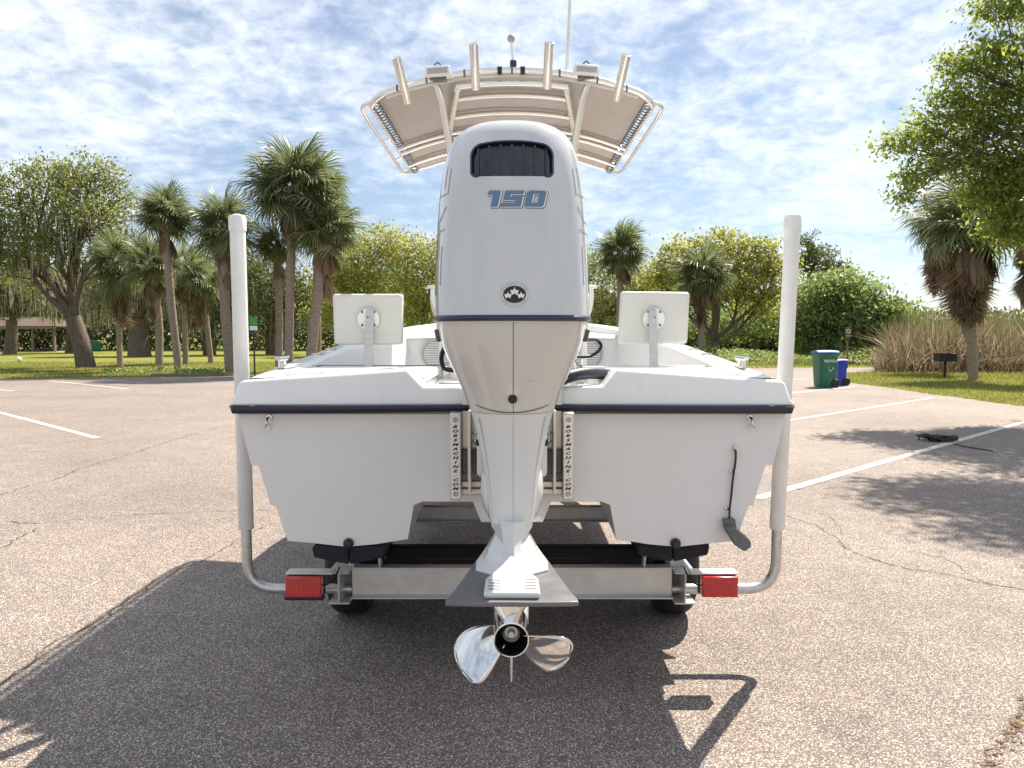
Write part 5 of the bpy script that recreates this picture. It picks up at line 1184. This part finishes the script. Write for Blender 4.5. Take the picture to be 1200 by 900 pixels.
def turf(name, label, seed, n, test, xr, Dr, h, w):
    rng = np.random.default_rng(seed); D = rng.uniform(Dr[0], Dr[1], n); px = rng.uniform(xr[0], xr[1], n); x = (px - 600) / FPX * D; y = D + CAM_Y
    k = np.array([test(a, b) for a, b in zip(x, y)]); x, y = x[k], y[k]; n = len(x)
    hh = h * rng.uniform(.4, 1.3, n); a = rng.uniform(0, np.pi, n); dx, dy = np.cos(a) * w, np.sin(a) * w; l = rng.normal(size=(n, 2)) * .5 * hh[:, None]
    V = np.stack([np.stack([x - dx, y - dy, 0 * x], 1), np.stack([x + dx, y + dy, 0 * x], 1), np.stack([x + l[:, 0], y + l[:, 1], hh], 1)], 1).reshape(-1, 3)
    ob = link_mesh(name, fast_mesh(name, V, None, np.arange(3 * n).reshape(n, 3)), MT['grassblade']); return tag(ob, label, 'grass', kind='stuff')
_lot = [(v.co.x, v.co.y) for v in LOT.data.vertices]
_LX = np.array([p[0] for p in _lot]); _LY = np.array([p[1] for p in _lot]); _LX2 = np.roll(_LX, -1); _LY2 = np.roll(_LY, -1)
def off_lot(x, y):
    c = ((_LY > y) != (_LY2 > y)); 
    xi = (_LX2 - _LX) * (y - _LY) / np.where(_LY2 == _LY, 1e-9, _LY2 - _LY) + _LX
    return (np.count_nonzero(c & (x < xi)) % 2) == 0
turf('lawn_grass', 'sunlit lawn grass beyond the left edge of the parking lot', 71, 42000, off_lot, (-60, 560), (26, 46), .075, .014)
turf('island_grass', 'grass of the island under the right palms', 72, 60000, off_lot, (930, 1330), (12, 33), .07, .009)
turf('verge_grass', 'grass verge across the far road', 73, 16000, off_lot, (600, 1230), (27, 42), .11, .016)

# ================================================================== PARK OBJECTS
def bin_(name, label, px, py, hpx, wpx, body, lid, lettering, lid_tilt):
    b = gp(px, py); D = b.y - CAM_Y; s = D / FPX; H = hpx * s; W = wpx * s
    t = thing(name, label, 'wheelie bin', (b.x, b.y + W * .5, 0), 'wheelie bins')
    y = b.y
    def ring(z, w, d): 
        r = .04; out = []
        for cx, cy, a0 in ((w / 2 - r, d / 2 - r, 0), (-w / 2 + r, d / 2 - r, 90), (-w / 2 + r, -d / 2 + r, 180), (w / 2 - r, -d / 2 + r, 270)):
            for k in range(4): a = R(a0 + 30 * k); out.append(Vector((b.x + cx + r * math.cos(a), y + W * .5 + cy + r * math.sin(a), z)))
        return out
    mb = MB(); hb = H * .90
    mb.loft([ring(.02, W * .80, W * .85), ring(.06, W * .82, W * .88), ring(hb * .9, W * .97, W * 1.05), ring(hb * .93, W * 1.02, W * 1.12), ring(hb, W * 1.03, W * 1.13)]); mb.build('body', MT[body], t, angle=40)
    mb = MB(); rows = []
    for k in range(7):
        u = k / 6; yy = y - W * .10 + W * 1.2 * u; zz = hb + .006 + (.05 + lid_tilt) * math.sin(u * math.pi) ** .6 * .9
        rows.append([Vector((b.x + W * .56 * v, yy, zz - (.03 if abs(v) > .99 else 0) + .01 * (1 - v * v))) for v in (-1, -.98, -.5, 0, .5, .98, 1)])
    mb.strip(rows); mb.build('lid', MT[lid], t, solid=.012, angle=50)
    mb = MB(); mb.tube([(b.x + W * .585, y + W * .1, hb - .05), (b.x + W * .585, y + W * .9, hb - .05)], .018, 8); mb.build('handle', MT[body], t)
    for sd in (-1, 1):
        mb = MB(); mb.lathe([(-.03, .06), (-.03, .115), (-.015, .125), (.015, .125), (.03, .115), (.03, .06)], (b.x + W * .40, y + W * (.5 + sd * .47), .127), 'Y', 20); mb.build('wheel', MT['black_rubber'], t, angle=40)
    if lettering:
        mb = MB(); z = hb * .78
        for i, ch in enumerate('RECYCLE'):
            vs, fs = glyph(ch); k = .10; mb.add([(b.x + W * .10 + (i - 3) * .058 + x * k, y - W * .028 - .008, z + yy * k) for x, yy in vs], fs)
        for a0 in (90, 210, 330):
            c = [Vector((b.x + W * .12 + .085 * math.cos(R(a0 + d)), y - .0085 + .012, hb * .56 + .085 * math.sin(R(a0 + d)))) for d in (0, 30, 60, 85)]
            mb.strip([[p, Vector((b.x + W * .12, p.y, hb * .56)) + (p - Vector((b.x + W * .12, p.y, hb * .56))) * .65] for p in c])
        mb.build('printing', MT['white_print'], t, smooth=False, fix=False)
    return t
bin_('wheelie_bin', 'large green bin with a blue lid beside the smaller blue bin', 970.5, 454.5, 45, 22.5, 'bin_green', 'lid_blue', True, .03)
bin_('wheelie_bin', 'smaller all-blue bin right behind the green bin', 987.5, 452.2, 31.5, 10.5, 'bin_blue', 'bin_blue', False, .02)
def grill():
    b = gp(1107, 443.5); t = thing('barbecue_grill', 'black pedestal barbecue grill in front of the reeds', 'grill', b); D = b.y - CAM_Y; s = D / FPX
    z0 = .62; W = 20 * s
    mb = MB(); mb.tube([b, b + Vector((0, 0, z0))], .045, 10); mb.build('post', MT['iron'], t)
    mb = MB(); 
    mb.box(b + Vector((0, 0, z0 + .01)), (W, .42, .02)); mb.box(b + Vector((0, .2, z0 + .15)), (W, .02, .28)); mb.box(b + Vector((-W / 2 + .01, 0, z0 + .14)), (.02, .40, .26)); mb.box(b + Vector((W / 2 - .01, 0, z0 + .14)), (.02, .40, .26)); mb.box(b + Vector((0, -.2, z0 + .09)), (W, .02, .15))
    fb = mb.build('firebox', MT['iron'], t, smooth=False)
    for k in range(9): mb = MB(); x = -W / 2 + .05 + k * (W - .1) / 8; mb.tube([b + Vector((x, -.23, z0 + .19)), b + Vector((x, .19, z0 + .19))], .007, 6); mb.build('grate_bar', MT['iron'], fb)
    mb = MB(); mb.tube([b + Vector((-W * .3, -.22, z0 + .21)), b + Vector((-W * .3, -.34, z0 + .23))], .012, 6); mb.tube([b + Vector((W * .3, -.22, z0 + .21)), b + Vector((W * .3, -.34, z0 + .23))], .012, 6); o = mb.build('handle', MT['iron'], t)
    o['kind'] = 'stuff'
grill()
def signs():
    p = pt(298.5, 438, 30); t = thing('park_sign', 'small green and white sign on a dark post by the left palms', 'sign', (p.x, p.y, 0)); s = 30 / FPX
    z = lambda py: pt(600, py, 30).z
    mb = MB(); mb.bar((p.x, p.y, 0), (p.x, p.y, z(368)), .05, .05, (0, 1, 0)); mb.build('post', MT['iron'], t)
    mb = MB(); mb.box((p.x, p.y - .035, (z(370) + z(381)) / 2), (9 * s, .01, z(370) - z(381))); pn = mb.build('panel', MT['signgreen'], t, bevel=.003)
    mb = MB(); mb.box((p.x, p.y - .042, z(371.0)), (3.5 * s, .004, 1.6 * s)); mb.build('mark', MT['dark'], pn)
    mb = MB(); mb.box((p.x, p.y - .035, (z(382) + z(387)) / 2), (9 * s, .01, z(382) - z(387))); mb.build('panel', MT['signwhite'], t, bevel=.003)
    D = 37; p = pt(992.5, 430, D); s = D / FPX; z = lambda py: pt(600, py, D).z
    t = thing('warning_sign', 'brown sign with a white prohibition circle behind the bins', 'sign', (p.x, p.y, 0))
    mb = MB(); mb.bar((p.x, p.y, 0), (p.x, p.y, z(383.5)), .07, .07, (0, 1, 0)); mb.build('post', MT['wood'], t)
    mb = MB(); mb.box((p.x, p.y - .045, (z(384) + z(396)) / 2), (8 * s, .012, z(384) - z(396))); pn = mb.build('panel', MT['brown'], t, bevel=.003)
    c = Vector((p.x, p.y - .054, z(388.2))); ro, ri = 2.9 * s, 2.1 * s; a = [2 * math.pi * k / 28 for k in range(28)]
    mb = MB(); mb.loft([[c + Vector((ro * math.cos(q), 0, ro * math.sin(q))) for q in a], [c + Vector((ri * math.cos(q), 0, ri * math.sin(q))) for q in a]], False, False)
    mb.bar(c + Vector((-1.7 * s, -.001, 1.7 * s)), c + Vector((1.7 * s, -.001, -1.7 * s)), .02, .005, (0, 1, 0)); mb.build('prohibition_symbol', MT['signwhite'], pn, smooth=False)
    mb = MB(); mb.box((p.x, p.y - .054, z(393.6)), (5.5 * s, .003, .9 * s)); mb.build('caption', MT['vinyl'], pn)
    mb = MB(); mb.box((p.x, p.y - .045, z(398.4)), (7 * s, .012, 2.2 * s)); mb.build('panel', MT['brown'], t, bevel=.003)
signs()
def pavilion():
    D = 80; s = D / FPX; c = pt(20, 411, D); t = thing('picnic_pavilion', 'open-sided pavilion with a low brown roof at far left', 'pavilion', (c.x, c.y, 0))
    x0, x1 = pt(-70, 400, D).x, pt(86, 400, D).x; y0, y1 = c.y - 3, c.y + 5; ze, zr = 2.55, 3.55; xm0, xm1, ym = x0 + 2.5, x1 - 2.5, (y0 + y1) / 2
    mb = MB(); mb.add([(x0, y0, ze), (x1, y0, ze), (x1, y1, ze), (x0, y1, ze), (xm0, ym, zr), (xm1, ym, zr)], [(0, 1, 5, 4), (1, 2, 5), (2, 3, 4, 5), (3, 0, 4)]); rf = mb.build('roof', MT['shingle'], t, smooth=False, solid=.12)
    mb = MB(); mb.bar((x0, y0 + .02, ze - .12), (x1, y0 + .02, ze - .12), .05, .22); mb.build('fascia', MT['wood'], rf)
    for i, x in enumerate(np.linspace(x0 + .5, x1 - .5, 7)):
        for y in (y0 + .5, y1 - .5): mb = MB(); mb.bar((x, y, 0), (x, y, ze - .1), .22, .22, (0, 1, 0)); mb.build('post', MT['wood'], t)
    mb = MB(); mb.box(((x0 + x1) / 2, ym, .03), (x1 - x0, y1 - y0, .06)); mb.build('slab', MT['concrete'], t)
    for i, (x, lab) in enumerate(((x0 + 7.6, 'dark picnic table at the left edge under the pavilion roof'), (x0 + 10.4, 'dark picnic table in the middle of the pavilion opening'), (x0 + 12.6, 'dark picnic table at the right end of the pavilion'))):
        pt_ = thing('picnic_table', lab, 'picnic table', (x, y0 + 1.6, .06), 'picnic tables in the pavilion'); y = y0 + 1.6
        mb = MB(); mb.box((x, y, .80), (1.7, .75, .06)); mb.build('table_top', MT['iron'], pt_, bevel=.01)
        for sd in (-1, 1):
            mb = MB(); mb.box((x, y + sd * .65, .50), (1.7, .26, .05)); mb.build('bench', MT['iron'], pt_, bevel=.01)
            mb = MB(); mb.bar((x + sd * .6, y - .65, .06), (x + sd * .6, y + .2, .78), .06, .08); mb.bar((x + sd * .6, y + .65, .06), (x + sd * .6, y - .2, .78), .06, .08); mb.bar((x + sd * .6, y - .7, .45), (x + sd * .6, y + .7, .45), .05, .06); mb.build('leg_frame', MT['iron'], pt_)
pavilion()
def small_things():
    c = pt(113, 405, 80); mb = MB(); b = Vector((c.x, c.y, 0)); mb.lathe([(0, .36), (.06, .42), (1.05, .45), (1.1, .47), (1.14, .44), (1.12, .38)], b, 'Z', 20)
    tag(mb.build('trash_barrel', MT['bluecan']), 'small teal trash barrel beyond the leaning oak', 'barrel')
    p = gp(22.5, 423.5); mb = MB(); mb.lathe([(.0, .02), (.02, .09), (.08, .14), (.14, .155), (.21, .13), (.26, .07), (.28, .01)], p, 'Z', 18); mb.v = [(x, y, z) for x, y, z in mb.v]
    tag(mb.build('ball', MT['ball']), 'white ball lying on the left lawn', 'ball')
    # timber edging by the palms
    a, b = gp(176, 441.3), gp(272, 440.6); mb = MB(); mb.bar(a + Vector((0, .1, .05)), b + Vector((0, .1, .05)), .12, .11); tag(mb.build('timber_edging', MT['wood'], bevel=.01), 'low dark timber edging at the foot of the left palms', 'edging')
    # black strap heap on the stall line
    rng = random.Random(5); c = gp(1098, 517); t = thing('strap_heap', 'black tangled strap with a loose tail lying on the white stall line', 'strap', c)
    for k in range(5):
        pts = []; a0 = rng.uniform(0, 6.28)
        for j in range(9):
            a = a0 + j * rng.uniform(.6, 1.1); rx = rng.uniform(.06, .27); pts.append(c + Vector((rx * 1.05 * math.cos(a), rx * .8 * math.sin(a), .02 + rng.uniform(0, .075))))
        mb = MB(); mb.tube(catmull(pts, 5), rng.uniform(.011, .018), 6); mb.build('coil', MT['black_rubber'], t)
    mb = MB(); q = [gp(1118, 520.0, .02), gp(1130, 523, .02), gp(1145, 525.5, .015), gp(1163, 528.5, .015)]; mb.tube(catmull(q, 5), .008, 6); mb.build('tail', MT['black_rubber'], t)
    q = gp(1117, 517.5); mb = MB(); mb.box(q + Vector((0, 0, .05)), (.10, .10, .06), Matrix.Rotation(.5, 3, 'Z')); mb.build('ratchet', MT['dark'], t, bevel=.012)
    q = gp(1077, 516); mb = MB(); mb.tube(catmull([q, q + Vector((.02, .02, .07)), q + Vector((.12, .0, .085)), q + Vector((.22, -.04, .04))], 5), .012, 6); mb.build('coil', MT['black_rubber'], t)
small_things()
